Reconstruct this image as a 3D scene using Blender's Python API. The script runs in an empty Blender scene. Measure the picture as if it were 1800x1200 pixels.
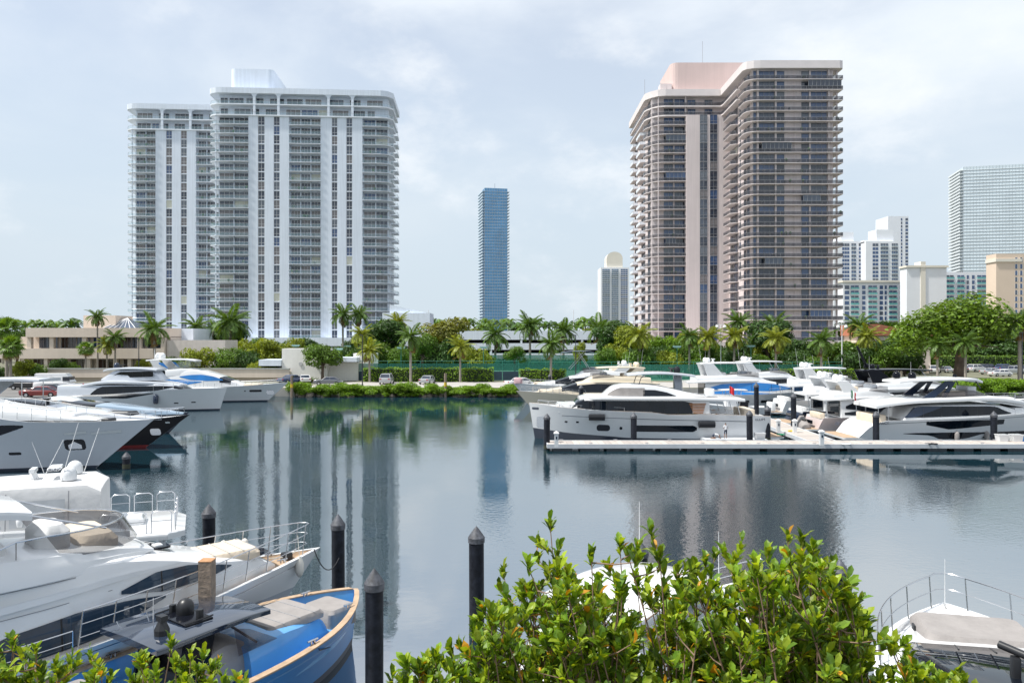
import bpy, bmesh, math, random
from math import sin, cos, pi, radians as R
from mathutils import Vector, Matrix
random.seed(7)
SC = bpy.context.scene
COL = SC.collection
# ------------------------------------------------------------------ camera, sky, sun, exposure
F = 1350.0; EYE = 8.8; HOR = 596.0          # focal length in px of the 1800 px wide photograph
cam = bpy.data.cameras.new('camera'); camo = bpy.data.objects.new('camera', cam); COL.objects.link(camo)
camo.location = (0, 0, EYE); camo.rotation_euler = (R(90), 0, 0)
cam.sensor_width = 36; cam.lens = 36*F/1800; cam.shift_y = -4/1800
cam.clip_start = 0.1; cam.clip_end = 9000
SC.camera = camo
SUN_EL, SUN_AZ = R(60), R(-105)              # azimuth measured from +Y (view direction) towards +X
w = bpy.data.worlds.new('World'); SC.world = w; w.use_nodes = True
nt = w.node_tree; nt.nodes.clear()
wo = nt.nodes.new('ShaderNodeOutputWorld'); bg = nt.nodes.new('ShaderNodeBackground')
sky = nt.nodes.new('ShaderNodeTexSky'); sky.sky_type = 'NISHITA'; sky.sun_disc = False
sky.sun_elevation = SUN_EL; sky.sun_rotation = SUN_AZ; sky.altitude = 0
sky.air_density = 1.0; sky.dust_density = .3; sky.ozone_density = 1.6
# thin high cloud over the whole sky: a noise veil on the direction, flattened towards the horizon
tc = nt.nodes.new('ShaderNodeTexCoord'); mp = nt.nodes.new('ShaderNodeMapping'); mp.inputs['Scale'].default_value = (1.0, 1.0, 2.6)
mp.inputs['Location'].default_value = (21.8, 10.3, .25)
n1 = nt.nodes.new('ShaderNodeTexNoise'); n1.inputs['Scale'].default_value = 1.7; n1.inputs['Detail'].default_value = 7; n1.inputs['Roughness'].default_value = .55; n1.inputs['Distortion'].default_value = .35
r1 = nt.nodes.new('ShaderNodeMapRange'); r1.interpolation_type = 'SMOOTHSTEP'
r1.inputs['From Min'].default_value = .33; r1.inputs['From Max'].default_value = .68; r1.inputs['To Min'].default_value = .5; r1.inputs['To Max'].default_value = .95
n2 = nt.nodes.new('ShaderNodeTexNoise'); n2.inputs['Scale'].default_value = 3.6; n2.inputs['Detail'].default_value = 8; n2.inputs['Roughness'].default_value = .6
r2 = nt.nodes.new('ShaderNodeMapRange'); r2.interpolation_type = 'SMOOTHSTEP'
r2.inputs['From Min'].default_value = .50; r2.inputs['From Max'].default_value = .72; r2.inputs['To Min'].default_value = 0; r2.inputs['To Max'].default_value = .75
mixc = nt.nodes.new('ShaderNodeMix'); mixc.data_type = 'RGBA'
mixc.inputs['B'].default_value = (6.6, 7.0, 7.4, 1)          # cloud radiance, in the sky texture's own units
L = nt.links
L.new(tc.outputs['Generated'], mp.inputs['Vector']); L.new(mp.outputs[0], n1.inputs['Vector']); mp2 = nt.nodes.new('ShaderNodeMapping'); mp2.inputs['Scale'].default_value = (1, 1, 1.7); mp2.inputs['Location'].default_value = (42.4, 25.42, 3.73); L.new(tc.outputs['Generated'], mp2.inputs['Vector']); L.new(mp2.outputs[0], n2.inputs['Vector'])
L.new(n1.outputs['Fac'], r1.inputs['Value']); L.new(n2.outputs['Fac'], r2.inputs['Value'])
sx = nt.nodes.new('ShaderNodeSeparateXYZ'); L.new(tc.outputs['Generated'], sx.inputs[0])
hz = nt.nodes.new('ShaderNodeMapRange'); hz.interpolation_type = 'SMOOTHSTEP'     # the veil thickens towards the horizon all round
hz.inputs['From Min'].default_value = 0; hz.inputs['From Max'].default_value = .46; hz.inputs['To Min'].default_value = .94; hz.inputs['To Max'].default_value = 0
L.new(sx.outputs['Z'], hz.inputs['Value'])
L.new(r1.outputs[0], mixc.inputs['Factor'])
L.new(sky.outputs[0], mixc.inputs['A'])
mixh = nt.nodes.new('ShaderNodeMix'); mixh.data_type = 'RGBA'; mixh.inputs['B'].default_value = (4.35, 5.05, 5.65, 1)
L.new(hz.outputs[0], mixh.inputs['Factor']); L.new(mixc.outputs['Result'], mixh.inputs['A'])
mixk = nt.nodes.new('ShaderNodeMix'); mixk.data_type = 'RGBA'; mixk.inputs['B'].default_value = (6.7, 6.95, 7.2, 1)   # loose cumulus
L.new(r2.outputs[0], mixk.inputs['Factor']); L.new(mixh.outputs['Result'], mixk.inputs['A'])
L.new(mixk.outputs['Result'], bg.inputs['Color']); bg.inputs['Strength'].default_value = 0.115
L.new(bg.outputs[0], wo.inputs['Surface'])
sun = bpy.data.lights.new('sun', 'SUN'); sun.energy = 4.6; sun.angle = R(2.5); sun.color = (1.0, .965, .90)
suno = bpy.data.objects.new('sun', sun); COL.objects.link(suno)
sd = Vector((sin(SUN_AZ)*cos(SUN_EL), cos(SUN_AZ)*cos(SUN_EL), sin(SUN_EL)))
suno.rotation_euler = sd.to_track_quat('Z', 'Y').to_euler()
vs = SC.view_settings; vs.view_transform = 'Standard'; vs.look = 'None'; vs.gamma = 1; vs.exposure = 0.38
vs.use_curve_mapping = False
SC.render.engine = 'CYCLES'
cy = SC.cycles; cy.use_denoising = True; cy.max_bounces = 8; cy.diffuse_bounces = 3; cy.glossy_bounces = 3
cy.transmission_bounces = 4; cy.transparent_max_bounces = 12; cy.caustics_reflective = False; cy.caustics_refractive = False
cy.sample_clamp_indirect = 6

# ------------------------------------------------------------------ helpers
def P(px, py, d):                            # point seen at photo pixel (px, py), d metres ahead
    return Vector(((px-900)/F*d, d, EYE-(py-HOR)/F*d))
def G(px, py, z=0.0):                        # point of the level z seen at that pixel
    return P(px, py, (EYE-z)*F/(py-HOR))
def lerp(a, b, t): return a+(b-a)*t
def interp(tab, x):                          # piecewise linear table [(x, value), ...]
    if x <= tab[0][0]: return tab[0][1]
    for (x0, v0), (x1, v1) in zip(tab, tab[1:]):
        if x <= x1: return v0+(v1-v0)*(x-x0)/(x1-x0) if x1 > x0 else v1
    return tab[-1][1]
def smooth_tab(tab, n=3):                    # Catmull-Rom refinement of such a table
    out = []
    for i in range(len(tab)-1):
        p0 = tab[max(i-1, 0)]; p1 = tab[i]; p2 = tab[i+1]; p3 = tab[min(i+2, len(tab)-1)]
        for k in range(n):
            t = k/n; m1 = (p2[1]-p0[1])/max(p2[0]-p0[0], 1e-6)*(p2[0]-p1[0]); m2 = (p3[1]-p1[1])/max(p3[0]-p1[0], 1e-6)*(p2[0]-p1[0])
            h = (2*t**3-3*t**2+1)*p1[1]+(t**3-2*t*t+t)*m1+(-2*t**3+3*t*t)*p2[1]+(t**3-t*t)*m2
            out.append((lerp(p1[0], p2[0], t), h))
    return out+[tab[-1]]

MATS = {}
def mat(name, col, rough=.5, metal=0.0, var=.12, vs=1.5, bump=0.0, bs=12.0, coat=0.0, alpha=1.0, streak=0.0, spec=.5, isl=0.0, trans=0.0, wet=0):
    """procedural material: base colour broken up by noise (object space), optional vertical streaks, relief, per-island tint"""
    if name in MATS: return MATS[name]
    m = bpy.data.materials.new(name); m.use_nodes = True; t = m.node_tree; N = t.nodes; K = t.links
    b = N['Principled BSDF']
    b.inputs['Roughness'].default_value = rough; b.inputs['Metallic'].default_value = metal
    b.inputs['Coat Weight'].default_value = coat; b.inputs['Coat Roughness'].default_value = .04
    b.inputs['Alpha'].default_value = alpha; b.inputs['Specular IOR Level'].default_value = spec
    tc = N.new('ShaderNodeTexCoord'); src = tc.outputs['Object']
    no = N.new('ShaderNodeTexNoise'); no.inputs['Scale'].default_value = vs; no.inputs['Detail'].default_value = 5; no.inputs['Roughness'].default_value = .62
    K.new(src, no.inputs['Vector'])
    mr = N.new('ShaderNodeMapRange'); mr.inputs['From Min'].default_value = .3; mr.inputs['From Max'].default_value = .7
    mr.inputs['To Min'].default_value = 1-var; mr.inputs['To Max'].default_value = 1+var*.6
    K.new(no.outputs['Fac'], mr.inputs['Value'])
    fac = mr.outputs[0]
    def mul(a, o2):
        q = N.new('ShaderNodeMath'); q.operation = 'MULTIPLY'; K.new(a, q.inputs[0]); K.new(o2, q.inputs[1]); return q.outputs[0]
    if streak:
        mp = N.new('ShaderNodeMapping'); mp.inputs['Scale'].default_value = (1.6, 1.6, .06); K.new(src, mp.inputs['Vector'])
        n3 = N.new('ShaderNodeTexNoise'); n3.inputs['Scale'].default_value = 1.3; n3.inputs['Detail'].default_value = 6; K.new(mp.outputs[0], n3.inputs['Vector'])
        m3 = N.new('ShaderNodeMapRange'); m3.inputs['From Min'].default_value = .35; m3.inputs['From Max'].default_value = .7; m3.inputs['To Min'].default_value = 1; m3.inputs['To Max'].default_value = 1-streak
        K.new(n3.outputs['Fac'], m3.inputs['Value']); fac = mul(fac, m3.outputs[0])
    if isl:
        ge = N.new('ShaderNodeNewGeometry'); m4 = N.new('ShaderNodeMapRange'); m4.inputs['To Min'].default_value = 1-isl; m4.inputs['To Max'].default_value = 1+isl
        K.new(ge.outputs['Random Per Island'], m4.inputs['Value']); fac = mul(fac, m4.outputs[0])
    vm = N.new('ShaderNodeVectorMath'); vm.operation = 'SCALE'; vm.inputs[0].default_value = col[:3]; K.new(fac, vm.inputs['Scale'])
    K.new(vm.outputs[0], b.inputs['Base Color'])
    if bump:
        nb = N.new('ShaderNodeTexNoise'); nb.inputs['Scale'].default_value = bs; nb.inputs['Detail'].default_value = 4; K.new(src, nb.inputs['Vector'])
        bm_ = N.new('ShaderNodeBump'); bm_.inputs['Strength'].default_value = bump; bm_.inputs['Distance'].default_value = .05
        K.new(nb.outputs['Fac'], bm_.inputs['Height']); K.new(bm_.outputs[0], b.inputs['Normal'])
    if trans:                                # leaf: light passing through
        tr = N.new('ShaderNodeBsdfTranslucent'); v2 = N.new('ShaderNodeVectorMath'); v2.operation = 'MULTIPLY'; v2.inputs[1].default_value = (1.5, 1.35, .35)
        K.new(vm.outputs[0], v2.inputs[0]); K.new(v2.outputs[0], tr.inputs['Color'])
        ms = N.new('ShaderNodeMixShader'); ms.inputs['Fac'].default_value = trans
        K.new(b.outputs[0], ms.inputs[1]); K.new(tr.outputs[0], ms.inputs[2]); K.new(ms.outputs[0], N['Material Output'].inputs['Surface'])
    MATS[name] = m
    return m

class MB:
    """collects geometry for ONE mesh object"""
    def __init__(s): s.v = []; s.f = []; s.m = []
    def add(s, vs, fs, mi=0):
        o = len(s.v); s.v += [tuple(p) for p in vs]
        for f in fs: s.f.append([o+i for i in f]); s.m.append(mi)
        return s
    def box(s, x0, x1, y0, y1, z0, z1, mi=0):
        return s.add([(x0,y0,z0),(x1,y0,z0),(x1,y1,z0),(x0,y1,z0),(x0,y0,z1),(x1,y0,z1),(x1,y1,z1),(x0,y1,z1)],
                     [(0,3,2,1),(4,5,6,7),(0,1,5,4),(1,2,6,5),(2,3,7,6),(3,0,4,7)], mi)
    def rings(s, rs, closed=True, cap=True, mi=0, mis=None):
        n = len(rs[0]); vs = [p for r in rs for p in r]; fs = []; o = len(s.v); s.v += [tuple(p) for p in vs]
        for i in range(len(rs)-1):
            for j in range(n if closed else n-1):
                k = (j+1) % n
                s.f.append([o+i*n+j, o+i*n+k, o+(i+1)*n+k, o+(i+1)*n+j]); s.m.append(mis[j] if mis else mi)
        if cap and closed:
            s.f.append([o+j for j in range(n)][::-1]); s.m.append(mi)
            s.f.append([o+(len(rs)-1)*n+j for j in range(n)]); s.m.append(mi)
        return s
    def tube(s, pts, r, n=6, mi=0, r2=None):
        pts = [Vector(p) for p in pts]; rs = []; up = None
        for i, p in enumerate(pts):
            d = (pts[min(i+1, len(pts)-1)]-pts[max(i-1, 0)])
            if d.length < 1e-7: d = Vector((0, 0, 1))
            d.normalize()
            a = d.cross(Vector((0, 0, 1))) if up is None else up-d*up.dot(d)
            if a.length < 1e-4: a = d.cross(Vector((1, 0, 0)))
            a.normalize(); up = a; b = d.cross(a)
            rr = r if r2 is None else lerp(r, r2, i/(len(pts)-1))
            rs.append([p+a*(rr*cos(2*pi*j/n))+b*(rr*sin(2*pi*j/n)) for j in range(n)])
        return s.rings(rs, mi=mi)
    def lathe(s, prof, n=16, c=(0, 0, 0), mi=0):  # prof [(r, z)]
        return s.rings([[(c[0]+r*cos(2*pi*j/n), c[1]+r*sin(2*pi*j/n), c[2]+z) for j in range(n)] for r, z in prof], mi=mi)
    def ell(s, c, r, n=14, k=8, mi=0):            # ellipsoid
        return s.rings([[(c[0]+r[0]*sin(pi*i/k)*cos(2*pi*j/n), c[1]+r[1]*sin(pi*i/k)*sin(2*pi*j/n), c[2]-r[2]*cos(pi*i/k)) for j in range(n)] for i in [.15]+list(range(1, k))+[k-.15]], mi=mi)
    def prism(s, poly, a0, a1, ax='z', mi=0):     # polygon extruded along an axis
        def T(p, a): return (p[0], p[1], a) if ax == 'z' else ((p[0], a, p[1]) if ax == 'y' else (a, p[0], p[1]))
        n = len(poly); o = len(s.v); s.v += [T(p, a0) for p in poly]+[T(p, a1) for p in poly]
        s.f.append([o+i for i in range(n)][::-1]); s.f.append([o+n+i for i in range(n)]); s.m += [mi, mi]
        for i in range(n): k = (i+1) % n; s.f.append([o+i, o+k, o+n+k, o+n+i]); s.m.append(mi)
        return s
    def mesh(s, name, mats, smooth=None):
        me = bpy.data.meshes.new(name); me.from_pydata(s.v, [], s.f)
        for m_ in (mats if isinstance(mats, (list, tuple)) else [mats]): me.materials.append(m_)
        me.polygons.foreach_set('material_index', s.m)
        bm = bmesh.new(); bm.from_mesh(me); bmesh.ops.recalc_face_normals(bm, faces=bm.faces); bm.to_mesh(me); bm.free()
        if smooth is not None:
            me.polygons.foreach_set('use_smooth', [True]*len(me.polygons)); me.set_sharp_from_angle(angle=R(smooth))
        me.update(); return me
    def build(s, name, mats, parent=None, smooth=None, loc=(0, 0, 0), rz=0, kind=None):
        return inst(s.mesh(name, mats, smooth), name, parent, loc, rz, kind)
def inst(me, name, parent=None, loc=(0, 0, 0), rz=0, kind=None, scale=None):
    o = bpy.data.objects.new(name, me); COL.objects.link(o); o.location = loc
    if rz: o.rotation_euler = (0, 0, rz)
    if scale: o.scale = scale if isinstance(scale, (tuple, list)) else (scale,)*3
    if parent: o.parent = parent
    if kind: o['kind'] = kind
    return o
def tag(o, label, cat, group=None):
    o['label'] = label; o['category'] = cat
    if group: o['group'] = group
    return o
def thing(name, label, cat, loc=(0, 0, 0), rz=0, group=None):
    o = bpy.data.objects.new(name, None); COL.objects.link(o); o.location = loc; o.rotation_euler = (0, 0, rz); o.empty_display_size = .3
    return tag(o, label, cat, group)
def chaikin(poly, n=2, closed=True):
    for _ in range(n):
        q = []
        N_ = len(poly)
        for i in range(N_ if closed else N_-1):
            a = poly[i]; b = poly[(i+1) % N_]
            q += [tuple(lerp(x, y, .25) for x, y in zip(a, b)), tuple(lerp(x, y, .75) for x, y in zip(a, b))]
        poly = q if closed else [poly[0]]+q+[poly[-1]]
    return poly

# ------------------------------------------------------------------ shared materials
M_WHITE = mat('white_stucco', (.71, .77, .86), .7, var=.05, vs=.15, streak=.10)
M_SLAB = mat('white_slab', (.76, .80, .86), .7, var=.06, vs=.4)
M_PINK = mat('pink_stucco', (.70, .62, .61), .75, var=.06, vs=.15, streak=.10)
M_PSLAB = mat('beige_slab', (.72, .66, .65), .7, var=.06, vs=.4)
M_FRAME = mat('grey_frame', (.30, .31, .33), .5, var=.05)
M_WFRAME = mat('white_frame', (.75, .75, .76), .5, var=.05)
M_GREENGLASS = mat('green_rail_glass', (.36, .54, .60), .06, var=.05, alpha=.26, spec=.8)
M_DARKRAIL = mat('bronze_rail_glass', (.055, .055, .065), .12, var=.08, alpha=.72)
GLASS = [mat('window_dark', (.03, .04, .065), .05, var=.3, vs=.7, spec=.9), mat('window_curtain', (.14, .16, .19), .15, var=.25, vs=1.1, spec=.8),
         mat('window_blue', (.045, .09, .20), .05, var=.25, vs=.6, spec=.9), mat('window_drape', (.19, .175, .18), .2, var=.2, vs=1.4, spec=.7),
         mat('window_grey', (.07, .09, .13), .08, var=.3, vs=.8, spec=.9)]
M_SHUTTER = mat('cream_shutter', (.62, .62, .52), .6, var=.05)
M_ASPHALT = mat('asphalt', (.16, .155, .15), .9, var=.2, vs=.3)
M_CONC = mat('concrete', (.46, .44, .41), .85, var=.15, vs=.6, bump=.2)
M_STEEL = mat('stainless', (.62, .63, .65), .22, 1.0, var=.05)
M_BLACK = mat('black_plastic', (.018, .019, .022), .38, var=.2)
M_RUBBER = mat('dark_rubber', (.015, .017, .022), .7, var=.2, spec=.25)

# ------------------------------------------------------------------ ground and water
def water_mat():
    m = bpy.data.materials.new('water'); m.use_nodes = True; t = m.node_tree; N = t.nodes; K = t.links; b = N['Principled BSDF']
    b.inputs['Base Color'].default_value = (.008, .03, .042, 1); b.inputs['Roughness'].default_value = .02; b.inputs['IOR'].default_value = 7.5
    tc = N.new('ShaderNodeTexCoord')
    def noise(scale, sx, sy, det):
        mp = N.new('ShaderNodeMapping'); mp.inputs['Scale'].default_value = (sx, sy, 1); K.new(tc.outputs['Object'], mp.inputs['Vector'])
        n = N.new('ShaderNodeTexNoise'); n.inputs['Scale'].default_value = scale; n.inputs['Detail'].default_value = det; n.inputs['Roughness'].default_value = .55
        K.new(mp.outputs[0], n.inputs['Vector']); return n.outputs['Fac']
    fine = noise(3.2, 1, 1.35, 3); broad = noise(.35, 1, 1.2, 3); patch = noise(.03, 1, .8, 3)
    mr = N.new('ShaderNodeMapRange'); mr.interpolation_type = 'SMOOTHSTEP'
    mr.inputs['From Min'].default_value = .42; mr.inputs['From Max'].default_value = .62; mr.inputs['To Min'].default_value = .06; mr.inputs['To Max'].default_value = 1.0
    K.new(patch, mr.inputs['Value'])         # breeze patches: rippled here, nearly glassy there
    b1 = N.new('ShaderNodeBump'); b1.inputs['Distance'].default_value = .016; K.new(mr.outputs[0], b1.inputs['Strength']); K.new(fine, b1.inputs['Height'])
    b2 = N.new('ShaderNodeBump'); b2.inputs['Distance'].default_value = .02; b2.inputs['Strength'].default_value = .4
    K.new(broad, b2.inputs['Height']); K.new(b1.outputs[0], b2.inputs['Normal']); K.new(b2.outputs[0], b.inputs['Normal'])
    return m
wm = MB().add([(-900, -120, 0), (900, -120, 0), (900, 125, 0), (-900, 125, 0)], [(0, 1, 2, 3)])
wob = wm.build('water', water_mat()); wob['kind'] = 'structure'
GZ = 1.2
shore = [(-61, -60), (-61, 104), (-42, 112), (-37, 118.5), (-6, 119), (3, 118), (60, 119), (130, 118), (900, 118)]
gm = MB()
out = [(-900, -60)]+shore+[(5000, 118), (5000, 6000), (-5000, 6000), (-5000, -60)]
gm.add([(x, y, GZ) for x, y in out], [list(range(len(out)))])
for a, b in zip(shore, shore[1:]):
    gm.add([(a[0], a[1], GZ), (b[0], b[1], GZ), (b[0], b[1], -1.5), (a[0], a[1], -1.5)], [(0, 1, 2, 3)], 1)
gnd = gm.build('ground', [mat('ground_soil', (.15, .15, .10), .95, var=.3, vs=.08), M_CONC]); gnd['kind'] = 'structure'
rd = MB().add([(-33, 121.5, GZ+.004), (200, 121.5, GZ+.004), (200, 136, GZ+.004), (-33, 136, GZ+.004)], [(0, 1, 2, 3)]).build('marina_road', mat('pale_asphalt', (.38, .36, .34), .9, var=.12, vs=.4)); rd['kind'] = 'structure'
rd = MB().add([(-95, 70, GZ+.004), (-62, 70, GZ+.004), (-62, 136, GZ+.004), (-95, 136, GZ+.004)], [(0, 1, 2, 3)]).build('parking_lot', M_ASPHALT); rd['kind'] = 'structure'
pv = MB().box(-36, 200, 119.6, 121.4, GZ-.2, GZ+.12).build('pavement', M_CONC); pv['kind'] = 'structure'

def round_rect(x0, x1, y0, y1, r, n=4):
    return [(cx+r*cos(a0+pi/2*k/n), cy+r*sin(a0+pi/2*k/n)) for cx, cy, a0 in ((x1-r, y1-r, 0), (x0+r, y1-r, pi/2), (x0+r, y0+r, pi), (x1-r, y0+r, 1.5*pi)) for k in range(n+1)]
# ------------------------------------------------------------------ buildings
def glazing(w, h, n, glass, frame, mid=None, t=.08):
    """one glazed opening in the x-z plane facing -y: n panes in a frame, optional transom"""
    b = MB(); fw = .07
    b.add([(0, .0, 0), (w, .0, 0), (w, .0, h), (0, .0, h)], [(0, 1, 2, 3)], 0)
    for x in [0]+[w*k/n-fw/2 for k in range(1, n)]+[w-fw]: b.box(x, x+fw, -t, -.005, 0, h, 1)
    for z in [0, h-fw]+([mid] if mid else []): b.box(0, w, -t+.004, -.008, z, z+fw, 1)
    return b
_gz = {}
def glaz(parent, name, x, y, z, w, h, n, frame, mid=None, rz=0, wts=(3, 3, 1, 3, 3), shut=.03):
    q = random.random()
    if q < shut: g = M_SHUTTER
    else: g = random.choices(GLASS, wts)[0]
    k = (round(w, 2), round(h, 2), n, g.name, frame.name, mid)
    if k not in _gz: _gz[k] = glazing(w, h, n, g, frame, mid).mesh(name, [g, frame])
    return inst(_gz[k], name, parent, (x, y, z), rz)
def offset_path(path, d):                    # shift an open plan polyline sideways
    out = []
    for i, p in enumerate(path):
        a = Vector(path[max(i-1, 0)]); b = Vector(path[min(i+1, len(path)-1)]); t = (b-a).normalized()
        out.append((p[0]+t.y*d, p[1]-t.x*d))
    return out
def slab_and_rail(front, back, th=.15, rail_h=1.0, rail_mat=M_GREENGLASS, slab_mat=M_SLAB, post=None):
    """balcony slab between an outer plan path and a back path, and the railing that follows the outer path"""
    s = MB().prism(list(front)+list(back)[::-1], -th, 0).mesh('balcony', slab_mat)
    r = MB(); f = offset_path(front, -.06)
    for a, b in zip(f, f[1:]):
        r.add([(a[0], a[1], .06), (b[0], b[1], .06), (b[0], b[1], rail_h), (a[0], a[1], rail_h)], [(0, 1, 2, 3)], 0)
        ln = math.dist(a, b); n = max(1, round(ln/1.5))
        for k in range(n+1):
            x, y = lerp(a[0], b[0], k/n), lerp(a[1], b[1], k/n); r.box(x-.02, x+.02, y-.02, y+.02, 0, rail_h, 1)
    r.tube([(x, y, rail_h) for x, y in f], .03, 4, 1)
    return s, r.mesh('railing', [rail_mat, post or M_STEEL])
def add_balcony(parent, meshes, x, y, z):
    o = inst(meshes[0], 'balcony', parent, (x, y, z)); inst(meshes[1], 'railing', o); return o
def arch_pillar(w, h, r, t):                 # pillar flaring into quarter arches under the roof band
    pts = [(-w/2, 0), (w/2, 0), (w/2, h-r)]+[(w/2+r-r*cos(a), h-r+r*sin(a)) for a in [R(20), R(40), R(60), R(80)]]+[(w/2+r, h), (-w/2-r, h)]
    pts += [(-w/2-r+r*cos(a), h-r+r*sin(a)) for a in [R(80), R(60), R(40), R(20)]]+[(-w/2, h-r)]
    return MB().prism(pts, 0, t, 'y')
# ---- white twin-slab apartment tower
FH = 3.01; ZT = 81.4; NF = 24
TW = thing('apartment_tower', 'tall white apartment tower with green glass balconies, left of the water', 'building', (-95.8, 248, 0), R(3.8))
colW = M_WHITE
def white_section(ox, oy, bays, walls, u1, depth, left_wrap, right_wrap, pillars):
    z0 = 9.2
    # body core behind the balconies, piers of plain wall between the bays
    b = MB().box(ox+.6, ox+u1-.4, oy+2.2, oy+depth, GZ, 88.2)
    b.build('wall', M_WHITE, TW)
    for (a, c, wins) in walls:
        xs = [a]+[q for wn in wins for q in wn]+[c]
        w_ = MB()
        for k in range(0, len(xs), 2): w_.box(ox+xs[k], ox+xs[k+1], oy, oy+2.25, GZ, ZT-.22)
        for wn in wins:
            w_.box(ox+wn[0], ox+wn[1], oy+.28, oy+2.25, GZ, ZT-.22)
            for k in range(NF+1): w_.box(ox+wn[0], ox+wn[1], oy+.02, oy+.3, ZT-k*FH-.42, ZT-k*FH-.2)
        w_.build('wall_pier', M_WHITE, TW)
        for k in range(1, NF+1):
            for wn in wins: glaz(TW, 'window', ox+wn[0]+.02, oy+.24, ZT-k*FH-.2, wn[1]-wn[0]-.04, FH-.24, 2, M_WFRAME, .95, wts=(3, 3, 1, 2, 4))
    for bi, (a, c, nd) in enumerate(bays):
        L_ = left_wrap and bi == 0; R_ = right_wrap and bi == len(bays)-1
        fr = [(ox+a, oy-.5), (ox+c, oy-.5)]; bk = [(ox+a, oy+2.3), (ox+c, oy+2.3)]
        if L_: fr = [(ox-2.3, oy+9), (ox-2.3, oy+2.2), (ox-1.5, oy+.7), (ox+.3, oy-.3), (ox+2, oy-.5), (ox+c, oy-.5)]; bk = [(ox+.7, oy+9), (ox+.7, oy+2.3), (ox+c, oy+2.3)]
        if R_: fr = [(ox+a, oy-.5), (ox+u1-2.6, oy-.5), (ox+u1-.6, oy+.2), (ox+u1+1.2, oy+2.4), (ox+u1+1.5, oy+9)]; bk = [(ox+a, oy+2.3), (ox+u1-.6, oy+2.3), (ox+u1-.6, oy+9)]
        sr = slab_and_rail(fr, bk)
        x0 = a+(.6 if L_ else .15); x1 = (u1-.5 if R_ else c-.15); wd = (x1-x0)/nd
        for k in range(1, NF+1):
            z = ZT-k*FH; add_balcony(TW, sr, 0, 0, z)
            for q in range(nd): glaz(TW, 'glass_door', ox+x0+q*wd+.12, oy+2.16, z+.02, wd-.24, FH-.5, 3, M_WFRAME)
        for q in range(nd+1): MB().box(ox+x0+q*wd-.12, ox+x0+q*wd+.12, oy+1.3 if 0 < q < nd else oy+1.9, oy+2.21, GZ, ZT-.3).build('column', M_WHITE, TW)
    if left_wrap: MB().box(ox-.15, ox+.2, oy+.1, oy+.45, GZ, ZT-.3).build('column', M_WHITE, TW)
    if right_wrap:
        sr = slab_and_rail([(ox+u1-.3, oy+11.5), (ox+u1+1.9, oy+11.5), (ox+u1+1.9, oy+18), (ox+u1-.3, oy+18)], [(ox+u1-.5, oy+11.5), (ox+u1-.5, oy+18)])
        for k in range(1, NF+1): add_balcony(TW, sr, 0, 0, ZT-k*FH)
    # two penthouse storeys behind an arcade, then the roof band
    fr = [(ox-2.3, oy+9), (ox-2.3, oy+2.2), (ox-1.5, oy+.7), (ox+.3, oy-.3), (ox+2, oy-.5), (ox+u1-2.6, oy-.5), (ox+u1-.6, oy+.2), (ox+u1+1.2, oy+2.4), (ox+u1+1.5, oy+18)]
    bk = [(ox+.7, oy+9), (ox+.7, oy+2.3), (ox+u1-.6, oy+2.3), (ox+u1-.6, oy+18)]
    sr = slab_and_rail(fr, bk, th=.35)
    for z in (ZT, ZT+3.5):
        add_balcony(TW, sr, 0, 0, z); x = 1.0
        while x < u1-5:
            w_ = random.choice((2.4, 3.6, 4.6, 5.2)); glaz(TW, 'glass_door', ox+x, oy+2.16, z+.02, w_, 2.5, 3 if w_ > 3 else 2, M_WFRAME, wts=(4, 2, 3, 2, 2)); x += w_+random.choice((.4, .8, 2.0))
    for u in pillars: arch_pillar(.8, 6.8, 1.3, .5).build('pillar', M_WHITE, TW, loc=(ox+u, oy-.45, ZT))
    o2 = [(ox-2.4, oy+depth), (ox-2.4, oy+2.1), (ox-1.6, oy+.6), (ox+.2, oy-.4), (ox+2, oy-.6), (ox+u1-2.6, oy-.6), (ox+u1-.5, oy+.1), (ox+u1+1.25, oy+2.35), (ox+u1+1.55, oy+depth)]
    MB().prism(o2, 88.2, 90.0).build('roof_band', M_WHITE, TW)
white_section(0, 0, [(0, 10.45, 2), (23.4, 33.5, 3), (47.0, 55, 2)], [(10.45, 23.4, [(13.5, 15.6), (18.5, 20.4)]), (33.5, 47.0, [(37.1, 38.9), (41.8, 43.7)])], 55.6, 24, True, True, (12.4, 20.1, 36.1, 43.8))
white_section(-34.2, 19.3, [(0, 7.95, 2), (21.6, 31, 3)], [(7.95, 21.6, [(11.5, 13.5), (16.5, 18.5)])], 33.0, 22, True, False, (10.3, 19.8, 28))
rb = round_rect(3, 17, 6, 32, 1.6, 6)
MB().prism(rb, 89.9, 98.3).build('roof_penthouse', M_WHITE, TW)
pd = MB(); pd.box(-6, 62, -5, 20, 6.6, 9.3).box(-40, -6, 14, 40, GZ, 9.3)
for k in range(9): pd.box(-6+k*8.3, -4.8+k*8.3, -4.8, 0, GZ, 6.6)
pd.box(-6, 62, -4.7, -4.5, 4.6, 5.4).box(-6, 62, -4.7, -4.5, GZ, 2.4).box(-5.8, 61.8, 0, 20, GZ, 6.7)
pd.build('podium', M_WHITE, TW)
for k in range(8):
    if k % 2 == 0: glaz(TW, 'window', -3.5+k*8.3, -.06, 5.0-2.2, 5.5, 3.2, 4, M_FRAME, shut=0)
# ---- pink tower with bronze railings
TP = thing('apartment_tower', 'tall pinkish beige apartment tower with dark bronze balcony railings, right of the water', 'building', (68.5, 245, 0))
PT = 88.6; PF = 3.0
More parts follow.
